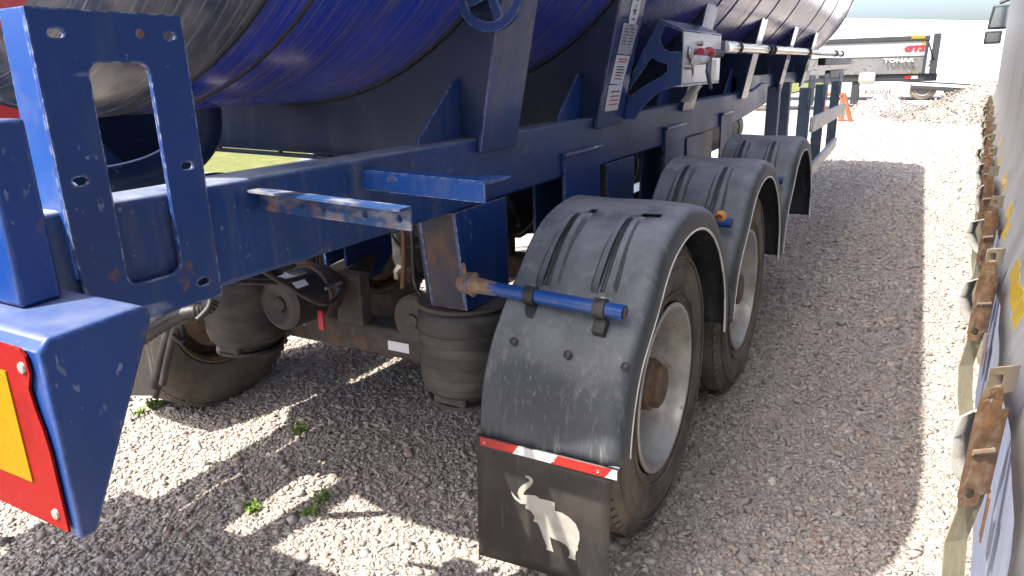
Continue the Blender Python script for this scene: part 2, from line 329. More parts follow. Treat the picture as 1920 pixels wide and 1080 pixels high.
# gravel stones (uncountable): faceted stones, one mesh
def stones():
    cube = np.array([(x, y, z) for z in (-1, 1) for y in (-1, 1) for x in (-1, 1)], float)*.72
    fc = np.array([(0,2,3),(0,3,1),(4,5,7),(4,7,6),(0,1,5),(0,5,4),(2,6,7),(2,7,3),(0,4,6),(0,6,2),(1,3,7),(1,7,5)])
    P = []; S = []
    def zone(x0, x1, y0, y1, dens, mu, sg=.42):
        k = int((x1-x0)*(y1-y0)*dens)
        P.append(np.stack([rng.uniform(x0, x1, k), rng.uniform(y0, y1, k)], 1)); S.append(np.clip(rng.lognormal(math.log(mu), sg, k), .004, .034))
    zone(-3.3, .65, .75, 3.2, 6200, .0068, .40); zone(-3.3, .75, 3.2, 5.0, 3400, .0085, .4); zone(-1.6, .95, 5.0, 9, 1900, .011, .4); zone(-1.4, 1.3, 9, 17, 700, .015, .4)
    zone(-6.2, -3.3, 1.4, 5, 500, .011); zone(-2.4, 2.4, 17, 27, 150, .024, .3)
    zone(-3.0, .6, .9, 4.6, 60, .016, .2)
    P = np.concatenate(P); S = np.concatenate(S); k = len(P)
    V = cube[None]*rng.uniform(.55, 1.35, (k, 8, 3))
    V = V*np.stack([rng.uniform(.9, 1.7, k), rng.uniform(.6, 1.1, k), rng.uniform(.28, .62, k)], 1)[:, None]
    def rot(ax, a):
        c, s = np.cos(a), np.sin(a); R = np.zeros((k, 3, 3)); i, j = [(1, 2), (2, 0), (0, 1)][ax]
        R[:, ax, ax] = 1; R[:, i, i] = c; R[:, j, j] = c; R[:, i, j] = -s; R[:, j, i] = s; return R
    V = np.einsum('nij,nkj->nki', rot(0, rng.normal(0, .42, k)), V); V = np.einsum('nij,nkj->nki', rot(1, rng.normal(0, .42, k)), V); V = np.einsum('nij,nkj->nki', rot(2, rng.uniform(0, 6.28, k)), V)
    V = V*S[:, None, None]
    V[:, :, 0] += P[:, 0:1]; V[:, :, 1] += P[:, 1:2]; V[:, :, 2] += (S*rng.uniform(-.12, .30, k))[:, None]
    F = fc[None]+(np.arange(k)*8)[:, None, None]
    me = bpy.data.meshes.new('gravel_stones'); me.vertices.add(k*8); me.vertices.foreach_set('co', V.reshape(-1).astype(np.float32))
    nf = k*12; me.loops.add(nf*3); me.loops.foreach_set('vertex_index', F.reshape(-1).astype(np.int32)); me.polygons.add(nf)
    me.polygons.foreach_set('loop_start', np.arange(0, nf*3, 3, dtype=np.int32)); me.polygons.foreach_set('loop_total', np.full(nf, 3, dtype=np.int32))
    me.update(calc_edges=True)
    a = me.attributes.new('tone', 'FLOAT', 'POINT'); a.data.foreach_set('value', np.repeat(rng.uniform(0, 1, k), 8).astype(np.float32))
    me.materials.append(m_stone); o = bpy.data.objects.new('gravel_stones', me); COL.objects.link(o)
    return tag(o, 'loose grey, reddish and tan crushed stones lying all over the yard', 'gravel', kind='stuff')
stones()

# ================================================================ TANK TRAILER
TX, TZ, TR = -2.1, 2.73, 1.22
SEAM = 1.27; TEND = 11.2
WX, WY, WZ, SP = -.665, 2.29, .515, 1.30
tr = thing('tank_trailer', 'dark blue cylindrical tank semi-trailer with three axles and black mudguards', 'trailer', (-2.0, 3.6, 0))
# --- shell
g = MB(); NT, NA = 22, 128; vs = []; fs = []
for k in range(NT+1):
    t = .811*k/9 if k <= 9 else .811+(pi/2-.811)*(k-9)/(NT-9)
    for i in range(NA):
        a = 2*pi*i/NA; f = min(1, max(0, (sin(a)+.85)/1.0)); f = f*f*(3-2*f)
        q = .42-.30*f; D = .46+.36*f; D = .70+(D-.70)*sin(t)
        r = TR*max(.002, sin(t))**q
        vs.append((TX+r*cos(a), SEAM-D*cos(t), TZ+r*sin(a)))
for k in range(NT):
    for i in range(NA):
        j = (i+1) % NA; fs.append((k*NA+i, k*NA+j, (k+1)*NA+j, (k+1)*NA+i))
g.add(vs, fs[9*NA:]); dish = g.build('rear_dish', m_dish, tr, smooth=40)
g = MB(); g.add(vs, fs[:9*NA]); g.build('red_dish_centre', m_dishred, tr, smooth=40)
prof = [(SEAM, TR), (SEAM+.01, TR)]+[(y, TR) for y in np.linspace(1.6, TEND, 14)]+[(TEND+.10, TR-.03), (TEND+.22, TR-.14), (TEND+.32, TR-.42), (TEND+.36, .6), (TEND+.37, .001)]
g = MB(); g.lathe(prof, (TX, 0, TZ), 'Y', 128)
shell = g.build('tank_shell', m_tank, tr, smooth=40)
def ring_y(u, v=0):
    r = rt*((u-960)/FPX)+dn*((v-540)/FPX)+fw
    a = r.x**2+r.z**2; bq = 2*(r.x*(-TX)+r.z*(CAM_H-TZ)); c = TX*TX+(CAM_H-TZ)**2-TR*TR
    D = bq*bq-4*a*c
    return ((-bq-sqrt(D))/(2*a))*r.y if D > 0 else None
rys = [SEAM, SEAM+.14]+[y for y in (ring_y(u) for u in (1353, 1384, 1427, 1462, 1500, 1547, 1573, 1600, 1620)) if y and y < TEND+.05]
for y in rys:
    g = MB(); g.lathe([(y-.007, TR-.004), (y-.005, TR+.005), (y+.005, TR+.005), (y+.007, TR-.004)], (TX, 0, TZ), 'Y', 128)
    g.build('weld_ring', m_black, shell, smooth=50)
# --- chassis beams
BZ0, BZ1 = 1.16, 1.387
for (x0, x1) in ((-1.42, -1.30), (-2.70, -2.58)):
    poly = [(-.35, BZ0), (6.05, BZ0), (6.6, BZ0+.03), (7.47, BZ0+.09), (7.47, BZ1+.05), (7.2, BZ1+.06), (6.9, BZ1+.02), (6.7, BZ1), (-.35, BZ1)]
    if x0 < -2: poly = [(-.35, 1.0), (7.47, 1.0), (7.47, 1.20), (1.75, 1.20), (1.6, BZ1), (-.35, BZ1)]
    g = MB(); g.prism(poly, YZ, x0, x1); g.build('chassis_beam', m_beam, tr, bevel=.012, seg=3)
    g = MB(); g.box((x0+.02, 6.2, 1.40), (x1-.02, 11.6, 1.52)); g.build('neck_beam', m_dkblue, tr, bevel=.006)
for y in (.66, 3.0, 4.4, 5.7):
    g = MB(); g.box((-2.57, y, 1.10), (-1.43, y+.1, 1.19)); g.build('cross_member', m_dkblue, tr, bevel=.004)
g = MB(); g.box((-2.60, 2.45, .93), (-1.42, 2.465, 1.10)); g.build('cross_plate', m_dkblue, tr)
g = MB(); g.box((-3.1, .06, 1.235), (-1.95, .745, 1.247)); g.box((-1.95, .30, 1.235), (-1.43, .60, 1.247)); g.build('rear_shade_deck', m_dkblue, tr)  # unseen plate, added for its shadow on the ground behind the bumper
# --- saddles: transverse plate with outward flange and gusset
def saddle(Y0, w=.2, up=1.96):
    def arc(x): return TZ-sqrt(max(0, (TR-.004)**2-(x-TX)**2))
    xo = lambda z: -1.292+(z-1.345)*.20
    top = []
    for k in range(40):
        x = xo(up)+(2*TX-xo(up)-xo(up))*k/39*1.0
        top.append((x, arc(x) if abs(x-TX) < TR-.01 else up))
    xl = 2*TX
    poly = [(xo(1.345), 1.345), (xo(up), up)]+top[1:-1]+[(xl-xo(up), up), (xl-xo(1.345), 1.345), (xl-xo(1.345)+.1, 1.395), (-2.80, 1.395), (-2.74, 1.33), (-1.43, 1.30), (-1.425, 1.391), (-1.297, 1.391), (-1.297, 1.345)]
    g = MB(); g.prism(poly, XZ, Y0, Y0+.012); s = g.build('saddle_plate', m_dkblue, tr)
    g = MB(); g.tube([(x, Y0-.004, z) for x, z in ((xx, TZ-sqrt(max(0, (TR+.004)**2-(xx-TX)**2))) for xx in np.linspace(xo(up)-.01, xl-xo(up)+.01, 60))], .009, 6); g.build('saddle_contact_line', m_black, s, smooth=60)  # black line along the saddle's contact with the tank
    g = MB(); g.hexa([(-2.74, Y0-.05, 1.318), (-1.45, Y0-.05, 1.288), (-1.45, Y0-.001, 1.288), (-2.74, Y0-.001, 1.318)], [(-2.74, Y0-.05, 1.328), (-1.45, Y0-.05, 1.298), (-1.45, Y0-.001, 1.298), (-2.74, Y0-.001, 1.328)]); g.build('lower_flange', m_dkblue, s)
    for xb in (-2.55, -2.2, -1.85, -1.6):
        g = MB(); zb_ = 1.318-.03*(xb+2.74)/1.29+.011; g.tube([(xb, Y0-.03, zb_), (xb, Y0-.03, zb_+.010)], .009, 6); g.build('flange_bolt', m_rust, s)
    for sx in (1, -1):
        f = lambda x: x if sx > 0 else xl-x
        g = MB(); a, b2 = 1.34, up+.16
        g.hexa([(f(xo(a)), Y0-.012, a), (f(xo(a)+.014), Y0-.012, a), (f(xo(a)+.014), Y0+w, a), (f(xo(a)), Y0+w, a)],
               [(f(xo(b2)), Y0-.012, b2), (f(xo(b2)+.014), Y0-.012, b2), (f(xo(b2)+.014), Y0+w, b2), (f(xo(b2)), Y0+w, b2)])
        fl = g.build('saddle_flange', m_saddle, s, bevel=.004)
    g = MB(); g.prism([(Y0-.25, 1.387), (Y0-.24, 1.41), (Y0-.02, 1.585), (Y0-.002, 1.585), (Y0-.002, 1.387)], YZ, -1.375, -1.363); g.build('gusset', m_blue, s, bevel=.002)
    g = MB(); g.prism([(Y0+.014, 1.387), (Y0+.014, 1.585), (Y0+.02, 1.585), (Y0+.13, 1.387)], YZ, -1.375, -1.363); g.build('gusset', m_blue, s, bevel=.002)
    return s
m_saddle = mat('saddle_gloss_paint', (.02, .045, .16), .22, coat=.4, layers=[((.14, .12, .11), 5, (1, 1, .4), .45, .72, .6, .4), ((.3, .28, .26), 40, (1, 1, .1), .62, .76, .5)], edge=((.45, .47, .5), .006, .9))
SAD = [saddle(2.10, .24), saddle(3.12, .30), saddle(4.50, .26), saddle(6.2, .22), saddle(7.9, .22), saddle(9.5, .22)]
# ring handle high on the first saddle
c = px(919, -16, Y=2.04); g = MB()
g.lathe([(-.009, .118), (.009, .118), (.009, .088), (-.009, .088)], c, 'Y', 40, close=True)
for a in (20, 110, 200, 290):
    t = radians(a); d = Vector((cos(t), 0, sin(t))); nn = Vector((-sin(t), 0, cos(t)))*.014
    p0 = c+d*.015; p1 = c+d*.092; e = Vector((0, .006, 0))
    g.hexa([p0-nn-e, p0+nn-e, p0+nn+e, p0-nn+e], [p1-nn-e, p1+nn-e, p1+nn+e, p1-nn+e])
g.lathe([(-.012, .001), (-.012, .024), (.06, .024)], c, 'Y', 16)
g.build('hand_wheel', m_blue, tr, smooth=40)
# --- light bracket plate with window and slots
X1 = -1.280; p0 = lambda u, v: (px(u, v, X=X1).y, px(u, v, X=X1).z)
out = [(.705, 1.262), (.70, 1.30), (.70, 1.722), (.992, 1.722), (.992, 1.152), (.71, 1.152)]
win = rounded(.788, 1.226, .906, 1.634, .022)
holes = [win]
for u, v in ((105, 62), (318, 67), (152, 340), (352, 311), (382, 528)):
    y, z = p0(u, v); holes.append(rounded(y-.015, z-.0075, y+.015, z+.0075, .0074, 4))
y, z = p0(262, 63); holes.append(circle(y, z, .006))
g = MB(); g.prism(out, YZ, X1-.009, X1, holes); lp = g.build('light_bracket_plate', m_blue, tr)
g = MB(); g.prism([(X1-.009, 1.722), (X1-.075, 1.722), (X1-.085, 1.40), (X1-.05, 1.262), (X1-.009, 1.262)], XZ, .700, .708); g.build('folded_flange', m_tubeblue, lp, bevel=.002)
g = MB(); g.tube([(X1-.004, y-.0, z), (X1+.006, y, z)], .0055, 8); g.build('bolt', m_rust, lp)
# --- L-shaped lamp arms on the beam
def arm(Y0, xe, z0, z1, h, holes_x, name, m, back=True):
    xs0 = -1.302
    fn = lambda x, z, t: (x, Y0+t, z+(z1-z0)*(x-xs0)/(xe-xs0))
    g = MB(); g.prism([(xs0, z0-h), (xe, z0-h), (xe, z0), (xs0, z0)], fn, -.003, .003, [circle(hx, z0-h*.5, .0085, 10) for hx in holes_x])
    fz = lambda x: z0+(z1-z0)*(x-xs0)/(xe-xs0)
    ya_, yb_ = (Y0-.003, Y0+.04) if back else (Y0-.036, Y0+.003)
    g.hexa([(xs0, ya_, fz(xs0)+.0005), (xe, ya_, fz(xe)+.0005), (xe, yb_, fz(xe)+.0005), (xs0, yb_, fz(xs0)+.0005)],
           [(xs0, ya_, fz(xs0)+.006), (xe, ya_, fz(xe)+.006), (xe, yb_, fz(xe)+.006), (xs0, yb_, fz(xs0)+.006)])
    return g.build(name, m, tr)
m_arm = mat('worn_arm_paint', (.012, .045, .13), .5, layers=[((.26, .25, .25), 9, (1, 2, 2), .50, .64, .7, .7), ((.17, .075, .03), 18, U, .5, .66, .85, .9)], bump=[(80, U, .2, .002)])
a1 = arm(1.145, -.872, 1.356, 1.341, .045, (-1.165, -1.105, -.99, -.90), 'lamp_arm', m_arm, False)
a2 = arm(1.507, -.915, 1.352, 1.338, .048, (), 'lamp_arm', m_tubeblue)
g = MB(); g.box((-.99, 1.512, 1.334), (-.917, 1.64, 1.340)); g.build('lip', m_tubeblue, a2)
# --- rear bumper with marker board
bx = -.955
poly = [(.452, .985), (.452, 1.268), (.466, 1.285), (.600, 1.290), (.612, 1.280), (.612, 1.262), (.475, .985)]
g = MB(); g.prism(poly, YZ, -3.12, bx); bump_ = g.build('rear_bumper', m_blue, tr, bevel=.006, seg=3)
g = MB(); g.box((-1.23, .515, 1.289), (-1.105, .575, 1.555)); g.build('lamp_post', m_blue, bump_, bevel=.006)
mx1 = -.972; mz0, mz1 = .998, 1.272
jag = [(mx1, mz0), (mx1, 1.12), (mx1-.004, 1.155), (mx1-.012, 1.185), (mx1-.016, 1.215), (mx1-.004, 1.238), (mx1-.006, 1.262), (mx1-.016, mz1), (mx1-.56, mz1), (mx1-.56, mz0)]
g = MB(); g.prism(jag, XZ, .4455, .449); mk = g.build('marker_board', m_markred, bump_); mk['label'] = 'red marker board with yellow centre, chipped at its edge'
g = MB(); g.prism([(mx1-.062, 1.062), (mx1-.062, 1.232), (mx1-.515, 1.222), (mx1-.515, 1.055)], XZ, .4435, .4457); g.build('yellow_centre', m_yellow, mk)
for (x, z) in ((mx1-.018, 1.245), (mx1-.022, 1.022), (mx1-.30, 1.245), (mx1-.30, 1.022)):
    g = MB(); g.lathe([(0, .001), (0, .004), (-.001, .0075), (.003, .0085)], (x, .4435, z), 'Y', 10); g.build('screw', m_screw, mk, smooth=40)
m_webrust = mat('rusty_web', (.018, .024, .045), .7, layers=[((.05, .045, .045), 5, U, .42, .66, .8), ((.11, .055, .03), 8, (1, 1, .5), .50, .66, .85)], bump=[(60, U, .3, .003)], edge=((.22, .12, .07), .012, .9))
# --- suspension posts and hangers under the beam
for k, (ya, yb) in enumerate(((1.925, 2.27), (3.27, 3.66), (4.66, 5.04))):
    for sx in (1, -1):
        f = lambda x: x if sx > 0 else -4.0-x
        g = MB(); t = .010
        A = [(ya, BZ0+.002), (ya+.05, .812), (yb, .800), (yb, BZ0+.002)]
        g.prism(A, YZ, f(-1.298), f(-1.288)); g.prism(A, YZ, f(-1.44), f(-1.43)); o = g.build('air_spring_post', m_blue, tr); g = MB()
        g.hexa([(f(-1.43), ya+.052, .81), (f(-1.298), ya+.052, .81), (f(-1.298), ya+.062, .81), (f(-1.43), ya+.062, .81)],
               [(f(-1.43), ya+.004, BZ0), (f(-1.298), ya+.004, BZ0), (f(-1.298), ya+.014, BZ0), (f(-1.43), ya+.014, BZ0)])
        g.build('post_web', m_webrust, o)
        g = MB(); cy = (ya+yb)/2+.03
        g.lathe([(0, .001), (0, .172), (-.012, .176), (-.012, .001)], (f(-1.40), cy, .800), 'Z', 40); g.build('top_plate', m_axle, o, smooth=30)
        g = MB(); bagp = [(-.014, .150), (-.03, .168), (-.045, .176)]
        for q in range(6):
            z = -.06-q*.042; bagp += [(z, .177+.004*sin(q*.9)), (z-.034, .178+.004*sin(q*.9)), (z-.037, .1762+.004*sin(q*.9)), (z-.040, .1768+.004*sin(q*.9))]
        if sx < 0: bagp = [(-.014, .15), (-.05, .177), (-.15, .182), (-.29, .178)]
        bagp += [(-.33, .168), (-.348, .150), (-.352, .13)]
        g.lathe(bagp, (f(-1.40), cy, .800), 'Z', 48); bag = g.build('air_spring', m_bag, tr, smooth=25)
        g = MB(); g.lathe([(-.35, .125), (-.375, .125), (-.378, .150), (-.392, .152), (-.395, .001)], (f(-1.40), cy, .800), 'Z', 36); g.build('piston', m_black, bag, smooth=30)
        g = MB(); g.tube([(f(-1.40)+.02, cy+.04, .42), (f(-1.40)+.02, cy+.04, .375)], .03, 8); g.build('stud', m_rust, bag)
for k, (ya, yb) in enumerate(((2.775, 3.165), (4.19, 4.585), (5.57, 5.91))):
    for sx in (1, -1):
        f = lambda x: x if sx > 0 else -4.0-x
        g = MB(); A = [(ya, 1.25), (yb, 1.26), (yb, .62), (yb-.12, .52), (ya+.1, .52), (ya, .62)]
        g.prism(A, YZ, f(-1.296), f(-1.284)); g.prism(A, YZ, f(-1.44), f(-1.428)); h = g.build('spring_hanger', m_blue, tr)
        g = MB(); g.box((min(f(-1.298), f(-1.27)), ya-.004, 1.25), (max(f(-1.298), f(-1.27)), yb+.004, 1.268)); g.build('weld_bead', m_saddle, h, bevel=.005)
        g = MB(); g.tube([(f(-1.26), (ya+yb)/2, .62), (f(-1.45), (ya+yb)/2, .62)], .035, 12); g.build('pivot_bolt', m_rust, h, smooth=40)
# --- axles, arms, brake chambers
for k in range(3):
    cy = WY+SP*k
    g = MB(); g.box((-3.0, cy-.065, .445), (-1.02, cy+.065, .575)); ax = g.build('axle', m_axle, tr, bevel=.015, seg=3)
    for sx in (1, -1):
        f = lambda x: x if sx > 0 else -4.0-x
        g = MB(); g.prism([(cy-.30, .41), (cy-.22, .39), (cy+.2, .42), (cy+.66, .56), (cy+.66, .66), (cy+.25, .60), (cy-.1, .62), (cy-.30, .47)], YZ, f(-1.47), f(-1.33)); g.build('trailing_arm', m_axle, ax, bevel=.01)
        g = MB(); c = (f(-1.595), cy-.20, .70)
        g.lathe([(-.03, .030), (-.03, .085), (-.015, .098), (.03, .098), (.045, .085), (.06, .05)], c, 'Y', 32); g.lathe([(-.04, .001), (-.04, .028), (.0, .032)], c, 'Y', 12)
        if sx > 0: g.build('arm_eye', m_axle, ax, smooth=35)
        if sx < 0: continue
        g = MB(); c = (-2.09, cy-.42, .755); K = 1.18
        g.lathe([(o_*K, r_*K) for o_, r_ in [(-.002, .001), (-.002, .022), (.006, .026), (.0, .032), (-.008, .070), (.004, .088), (.12, .091), (.135, .094)]], c, 'Y', 32); ch = g.build('brake_chamber', m_black, tr, smooth=35)
        g = MB(); g.lathe([(o_*K, r_*K) for o_, r_ in [(.135, .094), (.137, .104), (.163, .104), (.165, .094), (.21, .090), (.25, .06), (.27, .03), (.33, .022), (.33, .001)]], c, 'Y', 32); g.build('clamp_band', m_axle, ch, smooth=35)
        for a in (20, 140, 260):
            q = Vector(c)+Vector((.127*cos(radians(a)), .175, .127*sin(radians(a)))); g = MB(); g.tube([q+Vector((0, -.04, 0)), q+Vector((0, .05, 0))], .007, 6); g.build('bolt', m_screw, ch)
        g = MB(); g.prism([(c[0]-.03, .82), (c[0]+.045, .835), (c[0]+.045, .865), (c[0]-.03, .855)], XZ, c[1]+.03, c[1]+.09)
        g = MB(); q = Vector(c)
        vs = []
        for i in range(6):
            for yy in (.02, .085): t = radians(40+i*12); vs.append(q+Vector((.1085*cos(t), yy, .1085*sin(t))))
        g.add(vs, [(2*i, 2*i+2, 2*i+3, 2*i+1) for i in range(5)]); g.build('chamber_label', m_sticker, ch, smooth=60)
        g = MB(); g.box((c[0]+.095, c[1]+.10, .635), (c[0]+.12, c[1]+.112, .715)); g.build('release_tag', m_redknob, ch)
        g = MB(); g.box((c[0]-.02, cy-.09, .575), (c[0]+.12, cy-.02, .80)); g.build('chamber_bracket', m_axle, ax, bevel=.008)
    g = MB(); g.prism([(-1.86, .480), (-1.75, .480), (-1.75, .522), (-1.86, .522)], XZ, cy-.068, cy-.0655); g.build('axle_label', m_sticker, ax)
for y0, y1 in ((2.95, 4.25), (4.45, 8.3)):  # dark cylinders added to block the bright ground behind the hanger gaps
    g = MB(); g.lathe([(y0, .001), (y0+.01, .10), (y0+.05, .17), (y0+.10, .20), (y1-.10, .20), (y1-.05, .17), (y1-.01, .10), (y1, .001)], (-1.85, 0, .97), 'Y', 32); at_ = g.build('air_tank', m_black, tr, smooth=40)
    for yy in (y0+.3, y1-.3):
        g = MB(); g.lathe([(yy-.02, .2), (yy-.02, .206), (yy+.02, .206), (yy+.02, .2)], (-1.85, 0, .97), 'Y', 32); g.build('filler_strap', m_galv, at_, smooth=30)
# --- wheels
def make_wheel():
    R = .528
    tp = [(-.03, .300), (-.012, .31), (-.002, .35), (.006, .40), (.004, .445), (-.006, .485), (-.020, .508), (-.040, .520), (-.05, R-.003)]
    for gx in (-.10, -.165, -.22, -.285):
        tp += [(gx+.012, R), (gx+.007, R), (gx+.005, R-.013), (gx-.005, R-.013), (gx-.007, R), (gx-.012, R)]
    tp += [(-.335, R-.003), (-.345, .52), (-.365, .508), (-.379, .485), (-.389, .445), (-.391, .40), (-.383, .35), (-.373, .31), (-.355, .300)]
    # thin raised rings on the sidewall
    g = MB(); g.lathe(tp, (0, 0, 0), 'X', 96); wh = g.build('wheel', m_tyre, None, smooth=30)
    g = MB()
    for rr in (.345, .43, .468): g.lathe([(.001 if rr < .4 else .0035, rr-.004), (.0075 if rr < .4 else .0075, rr-.001), (.0075, rr+.001), (.001 if rr < .4 else .0, rr+.004)], (0, 0, 0), 'X', 72)
    g.build('sidewall_ring', m_tyre, wh, smooth=60)
    g = MB()
    for q in range(72):
        for xe, sg_ in ((-.030, 1), (-.355, -1)):
            t0 = 2*pi*q/72; t1 = t0+2*pi/72*.62
            P8 = [(xe+sg_*dx, r*cos(t), r*sin(t)) for (dx, r) in ((.0, .5225), (.010, .505)) for t in (t0, t1)]
            P9 = [(xe+sg_*dx, r*cos(t), r*sin(t)) for (dx, r) in ((.004, .527), (.0155, .508)) for t in (t0, t1)]
            g.hexa([P8[0], P8[1], P8[3], P8[2]], [P9[0], P9[1], P9[3], P9[2]])
    tag(g.build('shoulder_lugs', m_tyre, wh), kind='stuff')
    rp = [(-.012, .301), (-.002, .306), (.003, .302), (.001, .292), (-.012, .286), (-.03, .281), (-.055, .262), (-.075, .252), (-.16, .246), (-.185, .240), (-.20, .222), (-.198, .195), (-.175, .175), (-.172, .11), (-.172, .001)]
    g = MB(); g.lathe(rp, (0, 0, 0), 'X', 64); rim = g.build('rim', m_rim, wh, smooth=35)
    g = MB(); g.lathe([(-.18, .118), (-.105, .112), (-.095, .098), (-.05, .094), (-.042, .082), (-.02, .078), (-.014, .066), (-.014, .001)], (0, 0, 0), 'X', 12); g.build('hub', m_hub, wh, smooth=25)
    g = MB(); g.lathe([(-.352, .302), (-.372, .301), (-.376, .292), (-.36, .275), (-.27, .262), (-.268, .222), (-.345, .218), (-.358, .20), (-.36, .10), (-.36, .001)], (0, 0, 0), 'X', 64); g.build('brake_drum', m_hub, wh, smooth=35)
    for q in range(10):
        t = 2*pi*q/10; c = Vector((-.17, .145*cos(t), .145*sin(t))); g = MB(); g.tube([c, c+Vector((.03, 0, 0)), c+Vector((.031, 0, 0)), c+Vector((.052, 0, 0))], [.018, .018, .009, .009], 6); g.build('wheel_nut', m_hub, wh, local=True)
    return wh
wh0 = make_wheel(); base = Vector(tr.location)
for k in range(3):
    if k < 2:
        o = wh0 if k == 0 else copy_tree(wh0, tr)
        o.parent = tr; o.location = Vector((WX, WY+SP*k, WZ))-base; o.rotation_euler = (random.random()*6, 0, 0)
    else:
        g = MB(); g.lathe([(-.25, .001), (-.25, .19), (-.05, .20), (-.04, .12), (.06, .10), (.07, .001)], (-.98, WY+SP*k, WZ+.03), 'X', 32); g.build('bare_hub', m_hub, tr, smooth=35)
    o = copy_tree(wh0, tr); o.location = Vector((-3.335, WY+SP*k, WZ))-base; o.rotation_euler = (random.random()*6, 0, pi)
# --- mudguards
MR = .65
def make_mudguard(cy, holes, mirror=False, a_front=3):
    W0, W1 = -1.045, -.60
    pr = [(W0, MR-.004), (W0+.006, MR+.002), (W0+.02, MR)]
    xs_ = [-.97, -.945, -.915, -.89, -.84, -.79, -.765, -.735, -.71, -.67, -.645]
    pr += [(x, MR) for x in xs_]
    pr += [(-.625, MR-.004), (-.610, MR-.012), (-.603, MR-.024), (-.600, MR-.04), (-.599, MR-.075), (-.602, MR-.082)]
    n = 58; a0, a1 = radians(a_front), radians(177)
    vs = []; L = len(pr)
    for i in range(n+1):
        th = a0+(a1-a0)*i/n; deg = math.degrees(th)
        for j, (x, r) in enumerate(pr):
            # raised channel for the support tube, with a slot down its middle
            r -= .036*math.exp(-((deg-134)/15)**2)
            jr = .0025*sin(7*th+x*9)+.002*sin(13*th-x*20)
            vs.append(((x if not mirror else -4.0-x), cy+(r+jr)*cos(th), WZ+(r+jr)*sin(th)))
    fs = []
    for i in range(n):
        th = math.degrees(a0+(a1-a0)*(i+.5)/n)
        for j in range(L-1):
            if holes and ((98.2 < th < 101.3 and j in (5, 10, 11)) or (101.3 < th < 104.4 and j in (4, 5, 9, 10))): continue
            fs.append((i*L+j, i*L+j+1, (i+1)*L+j+1, (i+1)*L+j))
    g = MB(); g.add(vs, fs)
    mg = g.build('mudguard', m_plastic, tr, smooth=38)
    so_ = mg.modifiers.new('thick', 'SOLIDIFY'); so_.thickness = .006; so_.offset = 0
    f = (lambda x: x) if not mirror else (lambda x: -4.0-x)
    g = MB(); g.tube([(f(-.5985), cy+(MR-.080-.036*math.exp(-((math.degrees(a0+(a1-a0)*i/60)-134)/15)**2))*cos(a0+(a1-a0)*i/60), WZ+(MR-.080-.036*math.exp(-((math.degrees(a0+(a1-a0)*i/60)-134)/15)**2))*sin(a0+(a1-a0)*i/60)) for i in range(61)], .0045, 6); g.build('edge_trim', m_white, mg, smooth=60)
    # slotted channels
    for xc in (-.93, -.75):
        CS = [(-.050, -.002), (-.034, .015), (-.014, .017), (-.011, .003), (.011, .003), (.014, .017), (.034, .015), (.050, -.002)]; vs = []; AN = list(range(102, 136, 2))
        for ai, a in enumerate(AN):
            rp_ = min(1, ai/2.5)*min(1, (len(AN)-1-ai)/2.0); base_ = MR-.036*math.exp(-((a-134)/15)**2)
            for dx, hh in CS:
                r = base_+(hh*rp_ if hh > 0 else hh); vs.append((f(xc+dx*(.72+.28*ai/(len(AN)-1))), cy+r*cos(radians(a)), WZ+r*sin(radians(a))))
        L8 = len(CS); g = MB(); g.add(vs, [(i*L8+j, i*L8+j+1, (i+1)*L8+j+1, (i+1)*L8+j) for i in range(len(AN)-1) for j in range(L8-1)]); g.build('slotted_channel', m_plastic, mg, smooth=28)
        pts = [(f(xc), cy+(MR+.0035-.036*math.exp(-((a-134)/15)**2))*cos(radians(a)), WZ+(MR+.0035-.036*math.exp(-((a-134)/15)**2))*sin(radians(a))) for a in range(105, 134, 3)]
        g = MB(); g.tube(pts, .0075, 6); g.build('slot_strip', m_black, mg, smooth=60)  # black strip that darkens the slot floor
    return mg
MGS = [make_mudguard(WY, True), make_mudguard(WY+SP, False), make_mudguard(WY+2*SP, False)]
for k in range(3): make_mudguard(WY+SP*k, False, True)
m_rustmix = mat('rusty_blue', (.20, .12, .07), .8, layers=[((.05, .08, .16), 14, U, .45, .58, .9), ((.30, .24, .18), 40, U, .5, .7, .7)], bump=[(60, U, .6, .006)])
